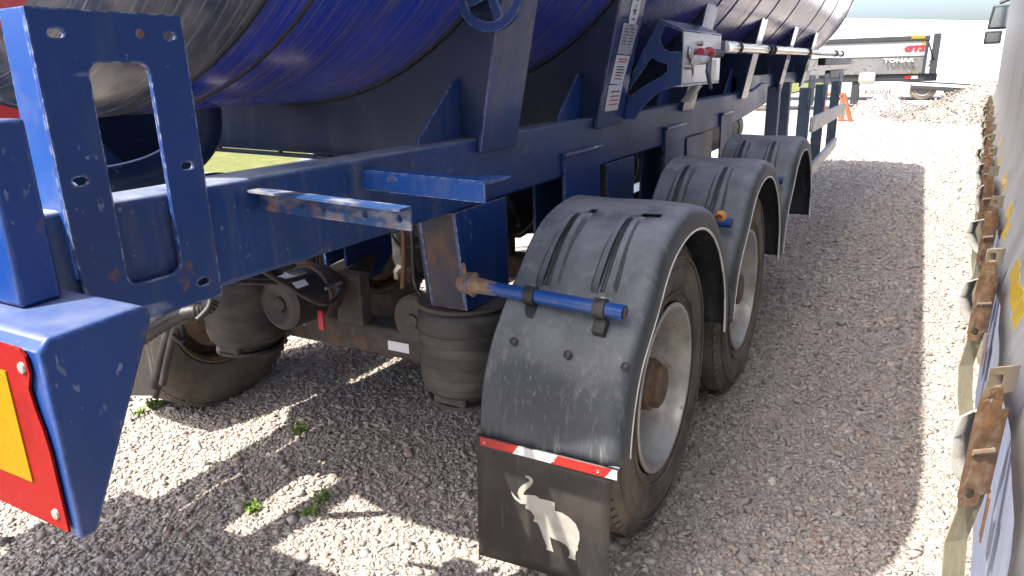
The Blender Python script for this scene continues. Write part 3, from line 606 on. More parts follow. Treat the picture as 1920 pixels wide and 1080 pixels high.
# support tubes with clamps
def support(k):
    cy = SP*k
    A = Vector((-1.18, 1.845+cy, .955)); B = Vector((-.642, 1.775+cy, .958))
    g = MB(); g.tube([A, B], .0215, 20); tb = g.build('mudguard_support_tube', m_tubeblue, tr, smooth=40)
    g = MB(); g.lathe([(0, .001), (0, .019)], B+Vector((.001, 0, 0)), 'X', 14); g.build('tube_end', m_rust, tb)
    S0 = Vector((-1.285, 1.985+cy, .905)); g = MB()
    g.tube([S0+Vector((-.02, .015, 0)), S0.lerp(A, .35)+Vector((0, 0, .006)), S0.lerp(A, .7), A+Vector((.012, 0, 0)), A+Vector((.10, -.012, 0))], [.040, .036, .031, .027, .0225], 11)
    for q in range(14):
        p = S0.lerp(A, random.uniform(-.05, .95)); t = random.uniform(0, 6.28); r_ = random.uniform(.024, .034)
        p = p+Vector((.3*r_, r_*cos(t), r_*sin(t))); g.tube([p-Vector((.012, 0, 0)), p, p+Vector((.014, 0, .003))], [.005, .011, .004], 6)
    g.hexa([S0+Vector((.0, -.03, .01)), S0+Vector((.012, -.03, .01)), S0+Vector((.05, -.09, .02)), S0+Vector((.038, -.09, .02))], [S0+Vector((.0, -.035, .085)), S0+Vector((.012, -.035, .085)), S0+Vector((.045, -.075, .05)), S0+Vector((.035, -.075, .05))])
    g.build('weld_bracket', m_rustmix, tb, smooth=40)
    for s in (.42, .86):
        c = A.lerp(B, s); ax = (B-A).normalized()
        g = MB(); e = ax*.018
        ring = [c+Vector((0, .029*cos(t), .029*sin(t))) for t in np.linspace(0, 2*pi, 17)[:-1]]; rin = [c+Vector((0, .0225*cos(t), .0225*sin(t))) for t in np.linspace(0, 2*pi, 17)[:-1]]
        m = 16; vs = [p-e for p in ring]+[p+e for p in ring]+[p-e for p in rin]+[p+e for p in rin]
        g.add(vs, [(i, (i+1) % m, m+(i+1) % m, m+i) for i in range(m)]+[(i, 2*m+i, 2*m+(i+1) % m, (i+1) % m) for i in range(m)]+[(m+i, m+(i+1) % m, 3*m+(i+1) % m, 3*m+i) for i in range(m)])
        cl = g.build('tube_clamp', m_black, tb, smooth=40)
        dirn = Vector((0, WY+cy-c.y, WZ-c.z)).normalized(); tang = Vector((0, -dirn.z, dirn.y))
        if tang.z > 0: tang = -tang
        p = c+dirn*.02+tang*.02; g = MB()
        g.hexa([p-ax*.02, p+ax*.02, p+ax*.02+dirn*.045, p-ax*.02+dirn*.045], [p-ax*.02+tang*.045, p+ax*.02+tang*.045, p+ax*.02+tang*.05+dirn*.045, p-ax*.02+tang*.05+dirn*.045])
        g.build('clamp_foot', m_black, tb, bevel=.003)
        p = c-tang*.022+dirn*.028; g = MB(); g.tube([p-dirn*.03, p], .006, 6); g.tube([p-dirn*.035, p-dirn*.022], .012, 6); g.build('clamp_bolt', m_screw, tb)
for k in range(3): support(k)
# heads of screws, mud flap, tape, emblem on the rear guard
mg = MGS[0]
for u, v in ((963, 640), (1064, 665), (1172, 688)):
    r = rt*((u-960)/FPX)+dn*((v-540)/FPX)+fw; t = .8
    for _ in range(400):
        q = r*t+Vector((0, 0, CAM_H))
        if hypot(q.y-WY, q.z-WZ) < MR+.005: break
        t += .004
    dirn = Vector((0, q.y-WY, q.z-WZ)).normalized(); g = MB(); g.tube([q-dirn*.003, q+dirn*.004, q+dirn*.007], [.012, .012, .008], 12); g.build('screw_head', m_black, mg, smooth=40)
FY = 1.648
# lower skirt of the guard from its end down to the tape
g = MB(); g.prism([(-1.045, .548), (-.600, .548), (-.600, .556), (-1.045, .556)], XZ, FY-.008, FY-.001); g.build('end_lip', m_plastic, mg)
FLX0, FLX1 = -1.052, -.618; FZ0, FZ1 = .125, .555
g = MB(); nx, nz = 12, 10
def flap_pt(x, z, t=0):
    s = (FZ1-z)/(FZ1-FZ0); return (x-.012*s, FY-.013+.028*s*s*sin((x+1.05)*5)*.6+t, z)
gv = [flap_pt(FLX0+(FLX1-FLX0)*i/nx, FZ0+(FZ1-FZ0)*j/nz) for j in range(nz+1) for i in range(nx+1)]
g.add(gv, [(j*(nx+1)+i, j*(nx+1)+i+1, (j+1)*(nx+1)+i+1, (j+1)*(nx+1)+i) for j in range(nz) for i in range(nx)])
flap = g.build('mud_flap', m_flap, tr, smooth=60); s_ = flap.modifiers.new('thick', 'SOLIDIFY'); s_.thickness = .006; s_.offset = 0
flap['label'] = 'black rubber mud flap with a pale elephant emblem'
TY = FY-.022; tz0, tz1 = .528, .556
def strip(a, b, m, sl=.02):
    g = MB(); la = a+(0 if a < -1.02 else sl); lb = b+(0 if b > -.602 else sl)
    g.prism([(a, tz0), (b, tz0), (lb, tz1), (la, tz1)], XZ, TY-.0015, TY+.0015); g.build('reflective_strip', m, flap)
strip(-1.036, -.925, m_redtape); strip(-.925, -.80, m_whitetape); strip(-.80, -.635, m_redtape); strip(-.635, -.60, m_whitetape)
for x in (-1.02, -.91, -.79, -.655):
    g = MB(); g.lathe([(0, .001), (-.002, .004), (.002, .0055)], (x, TY-.002, .541), 'Y', 8); g.build('rivet', m_screw, flap, smooth=50)
el = [(362,543),(385,546),(402,560),(404,580),(390,602),(366,622),(354,640),(360,650),(380,648),(420,652),(440,668),(490,678),(520,690),(523,735),(560,746),(600,772),(635,808),(653,850),(656,890),(646,930),(648,952),(638,956),(632,990),(636,1008),(595,994),(604,975),(600,950),(585,925),(555,905),(520,890),(497,880),(505,920),(517,962),(478,948),(482,930),(465,890),(445,830),(432,802),(410,792),(416,765),(395,735),(370,722),(366,710),(376,700),(340,695),(310,670),(294,645),(290,630),(302,645),(322,667),(348,682),(332,662),(323,640),(330,615),(345,597),(370,582),(386,572),(380,560),(364,551)]
ep = []
for zx, zy in el:
    q = px(860+zx/2.843, 700+zy/2.843, Y=FY-.014); ep.append((q.x, q.z))
tri = tessellate_polygon([[Vector((x, z, 0)) for x, z in ep]]); g = MB()
g.add([flap_pt(x, z, -.0046) for x, z in ep], [tuple(t) for t in tri]); em = g.build('elephant_emblem', m_emblem, flap)
s_ = em.modifiers.new('thick', 'SOLIDIFY'); s_.thickness = .001; s_.offset = 1
# small maker mark on the guard shoulder
g = MB(); q = px(1317, 412, X=-.6005); g.box((q.x, q.y-.012, q.z-.004), (q.x+.0015, q.y+.012, q.z+.003)); g.build('maker_mark', m_white, mg)
# side marker lamp between guards
q = px(1352, 405, X=-.62); g = MB(); g.lathe([(-.03, .012), (-.01, .022), (.0, .022), (.006, .001)], q, 'Y', 12); g.build('side_marker_lamp', mat('amber_lens', (.55, .22, .03), .3), tr, smooth=40)
# --- hoses and cables
def hose(pts, r, m=None, n=8, parent=None, name='hose', ribs=False):
    P = [Vector(p) for p in pts]; out = []
    for i in range(len(P)-1):
        a = P[max(i-1, 0)]; b = P[i]; c = P[i+1]; d = P[min(i+2, len(P)-1)]
        for k in range(10):
            t = k/10; out.append(.5*((2*b)+(c-a)*t+(2*a-5*b+4*c-d)*t*t+(3*b-a-3*c+d)*t**3))
    out.append(P[-1]); R = [r*(1.18 if ribs and i % 2 else 1) for i in range(len(out))]
    g = MB(); g.tube(out, R, n); return g.build(name, m or m_rubberhose, parent or tr, smooth=50)
H = lambda u, v, Y: px(u, v, Y=Y)
hose([H(258, 640, 1.0), H(300, 612, 1.02), H(345, 588, 1.05), H(385, 580, 1.08), H(400, 560, 1.1)], .016, name='corrugated_hose', ribs=True)
hose([H(262, 620, 1.05), H(290, 600, 1.05), H(340, 600, 1.05), H(372, 590, 1.08)], .012, name='corrugated_hose', ribs=True)
hose([H(395, 545, 1.1), H(392, 575, 1.08), H(370, 600, 1.05)], .008, name='cable')
hose([H(335, 600, 1.1), H(345, 630, 1.08), H(338, 640, 1.06), H(325, 628, 1.06)], .006, name='cable')
hose([H(772, 425, 2.0), H(774, 480, 2.0), H(778, 530, 2.02), H(790, 552, 2.04)], .008, name='air_line'); hose([H(785, 420, 2.0), H(793, 470, 2.0), H(800, 520, 2.0), H(805, 560, 2.02)], .008, name='air_line')
hose([H(756, 430, 2.05), H(757, 480, 2.05), H(755, 540, 2.05)], .009, m_rust, name='levelling_rod'); hose([H(735, 440, 2.1), H(748, 460, 2.1), H(760, 462, 2.1), H(790, 462, 2.1)], .006, name='air_line')
hose([H(330, 610, 1.3), H(315, 670, 1.3), H(305, 720, 1.3)], .012, name='hose'); hose([H(322, 600, 1.3), H(300, 680, 1.3), H(290, 725, 1.3)], .014, name='hose')
for k_ in range(3):
    yy = SP*k_
    hose([(-1.46, 1.15+yy, 1.12), (-1.60, 1.45+yy, 1.02), (-1.75, 1.70+yy, .96), (-2.0, 1.86+yy, .90), (-2.09, 1.95+yy, .87)], .0085, name='air_line')
    hose([(-1.46, 1.25+yy, 1.13), (-1.55, 1.55+yy, .93), (-1.80, 1.90+yy, .84), (-2.02, 2.05+yy, .80)], .0085, name='air_line')
    hose([(-1.50, 2.45+yy, 1.06), (-1.62, 2.30+yy, .80), (-1.58, 2.16+yy, .66), (-1.52, 2.2+yy, .60)], .007, name='brake_pipe')
    hose([(-2.5, 1.5+yy, 1.06), (-2.3, 1.75+yy, .98), (-1.9, 2.1+yy, 1.0), (-1.5, 2.3+yy, 1.04)], .009, name='cable')
pts = [px(u, v, Y=1.52) for u, v in ((225, 600), (332, 590), (318, 668), (296, 742), (222, 742))]
g = MB(); g.prism([(q.x, q.z) for q in pts], XZ, 1.52, 1.528); sp = g.build('splash_panel', mat('gloss_black', (.02, .02, .022), .18, layers=[((.25, .23, .19), 40, (1, 1, .1), .55, .72, .6, .5)]), tr)
g = MB(); g.tube([q+Vector((0, -.01, 0)) for q in pts[1:4]], .012, 8); g.build('panel_edge', m_black, sp, smooth=50)
# discharge pipe between the beams and inner plate
hose([(-2.22, 1.75, 1.55), (-2.22, 1.72, 1.40), (-2.25, 1.55, 1.30), (-2.30, 1.25, 1.27), (-2.36, .7, 1.26), (-2.4, .3, 1.26)], .065, m_dkblue, 18, name='discharge_pipe')
g = MB(); g.tube([(-1.66, .1, 1.335), (-1.66, .93, 1.335)], .055, 20); g.build('vent_pipe', m_blue, tr, smooth=40)
g = MB(); g.box((-2.89, .4, 1.10), (-2.875, 2.1, 1.475)); g.build('far_side_plate', m_dkblue, tr, bevel=.004)
# --- valve cabinet
VY = 3.46
def zz(l): return [(px(1100+a/4.8, b/4.8, Y=VY).x, px(1100+a/4.8, b/4.8, Y=VY).z) for a, b in l]
outl = zz([(655,185),(872,280),(850,760),(735,797),(640,835),(560,905),(490,980),(430,1075),(330,1075),(290,990),(345,850),(430,620),(540,400)])
hol = [zz([(702,228),(860,285),(858,462),(745,465),(700,440),(668,390),(662,340)]), zz([(585,512),(640,552),(730,578),(725,652),(640,708),(540,760),(460,815),(405,862),(352,850)])]
g = MB(); g.prism(outl, XZ, VY, VY+.010, hol); vb = g.build('cabinet_bracket', m_blue, tr)
fx = px(1281, 58, Y=VY).x; z1 = px(1281, 58, Y=VY).z; z0 = px(1276, 158, Y=VY).z; ye = px(1353, 68, X=fx).y
tlx = px(1237, 38, Y=VY).x; tlz = px(1237, 38, Y=VY).z
g = MB(); g.box((fx-.006, VY+.011, z0), (fx, ye, z1)); panel = g.build('cabinet_panel', m_stainless, tr, bevel=.003)
g = MB(); g.hexa([(tlx, VY-.002, tlz), (fx+.001, VY-.002, z1+.0015), (fx+.001, ye, z1+.0015), (tlx, ye, tlz)], [(tlx, VY-.002, tlz+.006), (fx+.001, VY-.002, z1+.0075), (fx+.001, ye, z1+.0075), (tlx, ye, tlz+.006)]); g.build('cabinet_lid', m_saddle, panel, bevel=.002)
g = MB(); g.box((fx-.10, VY+.011, z0-.012), (fx-.002, ye, z0-.002)); g.box((fx-.16, ye-.008, z0), (fx-.008, ye-.001, z1-.02)); g.build('cabinet_floor', m_alu, panel)
C = lambda u, v: px(u, v, X=fx)
g = MB(); q = C(1293, 98); g.lathe([(.0, .02), (.006, .032), (.014, .032), (.018, .02), (.018, .001)], q, 'X', 20); g.build('valve_flange', m_alu, panel, smooth=40)
g = MB(); a = C(1302, 98)+Vector((.03, 0, 0)); b = C(1320, 100)+Vector((.03, 0, 0)); g.tube([a, a.lerp(b, .2), a.lerp(b, .25), a.lerp(b, .8), a.lerp(b, .85), b], [.020, .020, .016, .016, .030, .030], 16); g.build('red_knob', m_redknob, panel, smooth=40)
a = b; b = C(1340, 101)+Vector((.03, 0, 0)); g = MB(); g.tube([a, b], .022, 14); g.build('black_coupling', m_black, panel, smooth=40)
g = MB(); a = C(1293, 113)+Vector((.03, 0, 0)); b = C(1310, 112)+Vector((.03, 0, 0)); g.tube([a, b], .024, 14); g.build('ball_valve', m_alu, panel, smooth=40)
g = MB(); a = C(1312, 108)+Vector((.05, 0, 0)); b = C(1308, 135)+Vector((.05, 0, 0)); c = C(1316, 165)+Vector((.045, 0, 0)); g.tube([a, b, c], [.014, .012, .010], 10); g.build('valve_lever', m_galv, panel, smooth=40)
g = MB(); a = C(1338, 113); g.box((fx, a.y-.05, a.z-.12), (fx+.004, a.y+.05, a.z)); g.build('wavy_tag', m_alu, panel)
for u, v in ((1313, 82), (1288, 125), (1295, 126)):
    g = MB(); q = C(u, v); g.lathe([(0, .012), (.014, .012), (.016, .001)], q, 'X', 8); g.build('knob', m_screw, panel)
g = MB(); q = C(1299, 134); g.prism(rounded(q.y-.012, q.z-.02, q.y+.012, q.z+.02, .01), YZ, fx+.0005, fx+.0015); g.build('slot_hole', m_black, panel)
g = MB(); q = C(1306, 172); g.hexa([(fx-.08, q.y-.02, q.z-.05), (fx-.03, q.y-.02, q.z-.05), (fx-.03, q.y+.03, q.z-.05), (fx-.08, q.y+.03, q.z-.05)], [(fx-.03, q.y+.02, q.z+.03), (fx+.015, q.y+.02, q.z+.03), (fx+.015, q.y+.06, q.z+.03), (fx-.03, q.y+.06, q.z+.03)]); g.build('drain_spout', m_alu, panel, bevel=.004)
# chrome tube line
pa = px(1356, 88, X=fx); pb = px(1580, 101, X=fx); R0 = .030
cuts = [0, .035, .24, .52, .56, .9, 1]; g = MB(); g.tube([pa, pa.lerp(pb, .05), pa.lerp(pb, .051), pb], [R0*1.18, R0*1.18, R0, R0], 20); cp = g.build('chrome_tube', mat('chrome', (.72, .72, .72), .14, 1.0, layers=[((.45, .42, .38), 9, (1, .5, 1), .5, .72, .4, .3)]), tr, smooth=40)
for s in (.05, .2, .22, .50, .86, .97):
    q = pa.lerp(pb, s); g = MB(); g.lathe([(-.02, R0-.002), (-.02, R0+.008), (.02, R0+.008), (.02, R0-.002)], q, 'Y', 20); g.build('tube_ring', m_black, cp, smooth=40)
for s, l in ((1.0, .9), ):
    q = pb; g = MB(); g.box((q.x-.05, q.y-2.2, q.z-.14), (q.x+.03, q.y+1.2, q.z-.06)); g.build('hose_cradle', m_black, tr, bevel=.01)
    g = MB(); g.box((q.x-.04, q.y-1.5, q.z-.30), (q.x+.02, q.y+.3, q.z-.20)); g.build('hose_cradle', m_black, tr, bevel=.01)
# --- stickers on the second saddle's flange
Y2 = 3.12
def on_flange(u, v):
    # flange plane x = -1.278+(z-1.345)*.2
    r = rt*((u-960)/FPX)+dn*((v-540)/FPX)+fw
    t = (-1.2775+(CAM_H-1.345)*.2)/(r.x-.2*r.z); q = r*t; q.z += CAM_H; return q
def sticker(corners, m, name, lift):
    P = [on_flange(u, v)+Vector((lift, 0, 0)) for u, v in corners]; Q = [p+Vector((.0008, 0, 0)) for p in P]
    g = MB(); g.hexa(P, Q); return g.build(name, m, tr), P
# corner order: bottom left, bottom right, top right, top left
st1, P1 = sticker([(1157, 101), (1182, 103), (1196, 47), (1169, 43)], m_stickergrey, 'data_plate', .0015)
st2, P2 = sticker([(1143, 157), (1166, 158), (1181, 105), (1156, 103)], m_sticker, 'notice_sticker', .0015)
st3, P3 = sticker([(1133, 209), (1157, 206), (1167, 158), (1141, 160)], m_sticker, 'notice_sticker', .0018)
def line(P, par, t, s0, s1, h, m):
    a, b, c, d = P; lp = lambda s, t: (a.lerp(b, s)).lerp(d.lerp(c, s), t)+Vector((.0012, 0, 0))
    g = MB(); V = [lp(s0, t), lp(s1, t), lp(s1, t+h), lp(s0, t+h)]; g.hexa(V, [v+Vector((.0004, 0, 0)) for v in V]); g.build('print_line', m, par)
for t in (.82, .72, .62, .52, .42, .32): line(P1, st1, t, .12, random.uniform(.35, .5), .035, m_print); line(P1, st1, t, .58, random.uniform(.75, .92), .035, m_print)
for t, m in ((.85, m_printred), (.76, m_printred), (.58, m_print), (.48, m_print), (.38, m_print), (.28, m_print), (.16, m_printred)): line(P2, st2, t, .2, random.uniform(.7, .9), .04, m)
for t, m in ((.72, m_print), (.54, m_printred), (.38, m_printred), (.22, m_printred)): line(P3, st3, t, .2, .85, .045, m)
g = MB(); cc = on_flange(1190, 18); pts = []
for k in range(24):
    t = 2*pi*k/24; pts.append((cc.y+.055*cos(t), cc.z+.10*sin(t)))
g.prism(pts, lambda y, z, t: (-1.278+(z-1.345)*.2+.002+t, y, z), 0, .0008); ov = g.build('oval_sticker', m_sticker, tr)
mt = Matrix(((0, 0, 1, cc.x+.004), (0, 1, 0, cc.y), (1, 0, 0, cc.z), (0, 0, 0, 1)))
mt = Matrix.Translation((cc.x+.0035, cc.y, cc.z)) @ Matrix.Rotation(radians(11), 4, 'Y') @ Matrix(((0, 0, 1, 0), (0, 1, 0, 0), (1, 0, 0, 0), (0, 0, 0, 1))) @ Matrix.Diagonal((1, -1, 1, 1))
mt = Matrix.Translation((cc.x+.0045, cc.y, cc.z)) @ Matrix(((.2, 0, .98, 0), (0, 1, 0, 0), (.98, 0, -.2, 0), (0, 0, 0, 1))) @ Matrix.Rotation(0, 4, 'Z')
text_mesh('14-1', .062, m_print, 'print_text', ov, Matrix.Translation((cc.x+.0045, cc.y, cc.z)) @ Matrix(((-.2, 0, .98, 0), (0, 1, 0, 0), (-.98, 0, -.2, 0), (0, 0, 0, 1))) if False else Matrix.Translation((cc.x+.0045, cc.y, cc.z)) @ Matrix(((0, .2, .98, 0), (1, 0, 0, 0), (0, .98, -.2, 0), (0, 0, 0, 1))) @ Matrix.Rotation(radians(90), 4, 'Z'))
# --- side guard
SX = -.65
def rail(u0, v0, u1, v1, h, d, m):
    a = px(u0, v0, X=SX); b = px(u1, v1, X=SX); g = MB()
    g.hexa([(SX-d, a.y, a.z-h/2), (SX, a.y, a.z-h/2), (SX, b.y, b.z-h/2), (SX-d, b.y, b.z-h/2)], [(SX-d, a.y, a.z+h/2), (SX, a.y, a.z+h/2), (SX, b.y, b.z+h/2), (SX-d, b.y, b.z+h/2)])
    r = g.build('guard_rail', m, tr, bevel=.006)
    g = MB(); g.hexa([(SX-.001, a.y+.01, a.z+h*.18), (SX+.006, a.y+.01, a.z+h*.18), (SX+.006, b.y, b.z+h*.18), (SX-.001, b.y, b.z+h*.18)], [(SX-.001, a.y+.01, a.z+h*.5), (SX+.006, a.y+.01, a.z+h*.5), (SX+.006, b.y, b.z+h*.5), (SX-.001, b.y, b.z+h*.5)]); g.build('rail_lip', m, r)
    return a, b
rail(1526, 234, 1585, 203, .11, .03, m_alu); rail(1517, 326, 1568, 267, .09, .03, m_alu)
for u, (pu, pv) in zip((5.65, 6.55, 7.75), ((0, 0),)*3):
    g = MB(); g.box((-.765, u, .80), (-.70, u+.10, 1.44)); g.box((-.70, u, .80), (-.682, u+.012, 1.44)); up = g.build('guard_upright', m_galv, tr, bevel=.003)
    hs = [circle(yy, zz_, .008, 8) for yy in (u-.02, u+.10, u+.19) for zz_ in (1.34, 1.49)]
    g = MB(); g.prism(rounded(u-.06, 1.31, u+.25, 1.525, .03), YZ, -.700, -.692, hs); g.build('guard_plate', m_galv, up)
# landing legs
for x in (-1.32, -2.75):
    for y, z0 in ((7.9, .12), (8.6, .45)):
        g = MB(); g.box((x-.06, y, z0), (x+.06, y+.12, 1.42)); lg = g.build('landing_leg', m_galv, tr, bevel=.008)
        if z0 < .2: g = MB(); g.box((x-.12, y-.06, .02), (x+.12, y+.18, .12)); g.build('foot', m_galv, lg, bevel=.02)
# ================================================================ CURTAIN TRAILER ON THE RIGHT
CR = radians(-3.6); CX0 = .158
ct = thing('curtain_trailer', 'grey curtain-sided trailer with rusty strap buckles close on the right', 'trailer', (CX0, 0, 0), CR)
ny, nz = 150, 40; g = MB()
def cx(y, z):
    h_ = min(1, max(0, (1.30-z)/.27)); pinch = -.044*h_*h_*(1.15-.15*sin(y*7.1))
    return -.006*sin(y*3.1+.6*z)-.004*sin(y*7.3+z)-.012*max(0, sin((z-.95)*1.2))-.003*sin(y*17)+pinch
vs = [(cx(-1.5+14.2*i/ny, 1.0+2.85*j/nz), -1.5+14.2*i/ny, 1.0+2.85*j/nz) for j in range(nz+1) for i in range(ny+1)]
g.add(vs, [(j*(ny+1)+i, j*(ny+1)+i+1, (j+1)*(ny+1)+i+1, (j+1)*(ny+1)+i) for j in range(nz) for i in range(ny)])
cur = g.build('side_curtain', m_tarp, ct, smooth=70, local=True); s_ = cur.modifiers.new('thick', 'SOLIDIFY'); s_.thickness = .003; s_.offset = 1
g = MB(); vs = []
for j in range(9):
    for i in range(ny+1):
        y = -1.5+14.2*i/ny; z = 1.03-.50*j/8; vs.append((cx(y, 1.03)+.004+.003*sin(y*5.5)*(j/8)+.010*(j/8), y, z))
g.add(vs, [(j*(ny+1)+i, j*(ny+1)+i+1, (j+1)*(ny+1)+i+1, (j+1)*(ny+1)+i) for j in range(8) for i in range(ny)]); g.build('curtain_hem', m_hem, ct, smooth=70, local=True)
g = MB(); g.box((.035, -1.4, .93), (2.5, 12.6, 1.02)); g.build('trailer_floor', m_dkgrey, ct, local=True)
g = MB(); g.box((.04, -1.4, 3.8), (2.5, 12.6, 3.95)); g.build('roof', m_offwhite, ct, local=True)
g = MB(); g.box((.02, 12.55, 1.02), (2.5, 12.65, 3.9)); g.build('front_bulkhead', m_offwhite, ct, local=True)
g = MB(); g.box((.7, -1.2, .70), (.85, 12.4, .93)); g.box((1.7, -1.2, .70), (1.85, 12.4, .93)); g.build('chassis_rail', m_dkgrey, ct, local=True)
for k in range(3):
    o = copy_tree(wh0, ct); o.location = (.45, 1.6+1.3*k, .515); o.rotation_euler = (1.1*k, 0, pi)
    o = copy_tree(wh0, ct); o.location = (2.12, 1.6+1.3*k, .515); o.rotation_euler = (1.1*k, 0, 0)
for k in range(14):
    for j in range(4):
        y = .78+k*.88+j*.125; g = MB()
        g.prism([(y, 1.078), (y+.122, 1.070), (y+.122, 1.118), (y, 1.126)], YZ, 0, 1)
        g.v = [(cx(v[1], v[2])-.0035-.0012*v[0], v[1], v[2]) for v in g.v]
        g.build('yellow_tape', m_ywtape, cur, local=True)
# buckles
bys = [1.275+.88*k for k in range(13)]
def buckle(y, k):
    w = .0195; jx = random.uniform(-.006, .006); x0 = -.064+jx; tilt = random.uniform(-.012, .012)
    ca, sa = cos(radians(50+6*sin(k*1.7))), sin(radians(50+6*sin(k*1.7)))
    fn = lambda a, z, t: (x0-.016+a*sa+t*ca-.03*(1.1-z), y-a*ca*-1+t*sa+tilt*(1.1-z)*4, z)
    out = [(-w*.72, 1.10), (w*.72, 1.10), (w, 1.075), (w*1.05, 1.0), (w, .905), (w*.8, .880), (-w*.8, .880), (-w, .905), (-w*1.05, 1.0), (-w, 1.075)]
    g = MB(); g.prism(out, fn, -.003, .003, [circle(0, 1.078, .005, 8), circle(0, .985, .007, 8), circle(0, .905, .011, 10)])
    for s in (-1, 1): g.prism([(s*w*.95, 1.06), (s*w*.95+s*.003, 1.06), (s*w*.95+s*.003, .90), (s*w*.95, .90)], fn, -.002, .018)
    b = g.build('strap_buckle', m_rustlt, ct, local=True, bevel=.0015)
    g = MB(); g.prism([(-.018, 1.088), (.018, 1.088), (.018, 1.135), (-.018, 1.135)], fn, .004, .026, [rounded(-.009, 1.102, .009, 1.122, .004)]); g.build('hook_bracket', m_rawsteel, b, local=True, bevel=.002)
    g = MB(); g.tube([fn(-w, .985, .006), fn(w, .985, .006)], .006, 8); g.build('pin', m_rawsteel, b, local=True)
    wd = .024
    q_ = .012*(k % 3); prof = [(x0-.004, 1.04), (x0-.024, 1.045), (x0-.040-q_, 1.03), (x0-.047-q_, .99), (x0-.044-q_*.5, .95), (x0-.034, .92), (x0-.02, .905)]
    vs = []
    for i in range(len(prof)):
        for s in (-wd, wd): vs.append((prof[i][0]+s*.55, y+s*.85+tilt+.045, prof[i][1]))
    g = MB(); g.add(vs, [(2*i, 2*i+1, 2*i+3, 2*i+2) for i in range(len(prof)-1)]); o = g.build('strap_loop', m_webgrey, b, smooth=80, local=True); s_ = o.modifiers.new('thick', 'SOLIDIFY'); s_.thickness = .003
    vs = []; prof = [(x0+.006, .95), (x0-.004, .88), (x0-.010, .80), (x0-.004, .70), (x0+.02, .60), (x0+.06, .50)]
    for i in range(len(prof)):
        for s in (-.022, .022): vs.append((prof[i][0]-.018+s*.75+.003*sin(i*2+k), y+.02+s*.66+.01*sin(k*2.1)*i/5, prof[i][1]))
    g = MB(); g.add(vs, [(2*i, 2*i+1, 2*i+3, 2*i+2) for i in range(len(prof)-1)]); o = g.build('webbing_strap', m_web, b, local=True); s_ = o.modifiers.new('thick', 'SOLIDIFY'); s_.thickness = .003
    g = MB(); g.hexa([(x0+.005, y+.03, .80), (x0+.008, y+.03, .80), (x0+.008, y+.055, .80), (x0+.005, y+.055, .80)], [(x0+.005, y+.01, .90), (x0+.008, y+.01, .90), (x0+.008, y+.04, .90), (x0+.005, y+.04, .90)]); g.build('hook_tail', m_rust, b, local=True)
for k, y in enumerate(bys): buckle(y, k)
# tractor cab ahead of it, only its mirror shows
cabp = Vector((CX0, 0, 0))
tc = thing('truck_cab', 'black wing mirrors of the truck beyond the curtain-sided trailer', 'truck', (CX0+sin(radians(3.6))*13.2, cos(radians(3.6))*13.2, 0), CR)
g = MB(); g.prism([(.2, .7), (2.3, .7), (2.35, 2.6), (2.1, 3.6), (.5, 3.7), (.2, 3.3)], lambda y, z, t: (t, y, z), .18, 2.5); cab = g.build('cab_body', m_cabblue, tc, bevel=.06, seg=3, local=True)
inv = Matrix.Rotation(-CR, 4, 'Z') @ Matrix.Translation(-Vector(tc.location))
def toloc(p): return inv @ Vector(p)
ym = tc.location.y+.9
def mirror(u0, v0, u1, v1, name, sl):
    a = toloc(px(u0, v0, Y=ym)); b = toloc(px(u1, v1, Y=ym)); y = a.y
    g = MB(); pl = [(a.x+sl, a.z), (b.x+sl, a.z), (b.x, b.z), (a.x, b.z)]
    g.prism(pl, XZ, y, y+.12); h = g.build(name, m_black, tc, bevel=.02, seg=3, local=True)
    m = .035; g = MB(); g.prism([(a.x+sl+m, a.z-m), (b.x+sl-m*.6, a.z-m), (b.x-m*.6, b.z+m), (a.x+m, b.z+m)], XZ, y-.004, y-.001); g.build('mirror_glass', m_glass, h, local=True)
mirror(1857, 10, 1888, 54, 'main_mirror', .04); mirror(1847, 58, 1876, 82, 'wide_angle_mirror', 0)
g = MB(); a = toloc(px(1875, 5, Y=ym)); g.tube([a+Vector((0, .05, 0)), a+Vector((.25, .08, .1)), (.3, a.y+.1, a.z+.05)], .025, 8); g.build('mirror_arm', m_black, tc, local=True)
for (x, y) in ((.3, .9), (2.3, .9)):
    o = copy_tree(wh0, tc); o.location = (x if x < 1 else 2.42, y, .515); o.rotation_euler = (.5, 0, pi if x < 1 else 0)

# ================================================================ FAR THINGS
# tipper trailer
TYY = 28.0; P = lambda u, v, Y=TYY: px(u, v, Y=Y)
tb = thing('tipper_trailer', 'grey tipper trailer with red lettering and open dark tailgate frame', 'trailer', (P(1590, 150).x, TYY, 0))
xl = -9.5; xr_t = P(1741, 72).x; xr_b = P(1731, 137).x; zt = P(1700, 76).z; zm = P(1700, 106).z; zb = P(1700, 139).z
def slab(z0, z1, xa, xb, y0, y1, m, name, **k):
    g = MB(); g.hexa([(xl, y0[0], z0), (xa, y0[0], z0), (xa, y1, z0), (xl, y1, z0)], [(xl, y0[1], z1), (xb, y0[1], z1), (xb, y1, z1), (xl, y1, z1)]); return g.build(name, m, tb, **k)
xm = xr_b+(xr_t-xr_b)*(zm-zb)/(zt-zb)
body = slab(zm, zt, xm, xr_t, (TYY-.02, TYY-.02), TYY+2.5, m_tipper, 'tipper_body', bevel=.02)
slab(zb, zm-.003, xr_b, xm, (TYY+.18, TYY), TYY+2.3, m_tipperlow, 'body_lower_side', bevel=.02)
g = MB(); g.box((xl, TYY-.07, zt-.02), (xr_t+.05, TYY+.02, zt+.14)); g.build('top_rail', m_dkgrey, tb, bevel=.02)
za, zc = P(1700, 139).z-.003, P(1700, 153).z
g = MB(); g.box((xl, TYY+.25, zc), (P(1757, 145).x, TYY+.45, za)); g.build('chassis_rail', m_dkgrey, tb, bevel=.02)
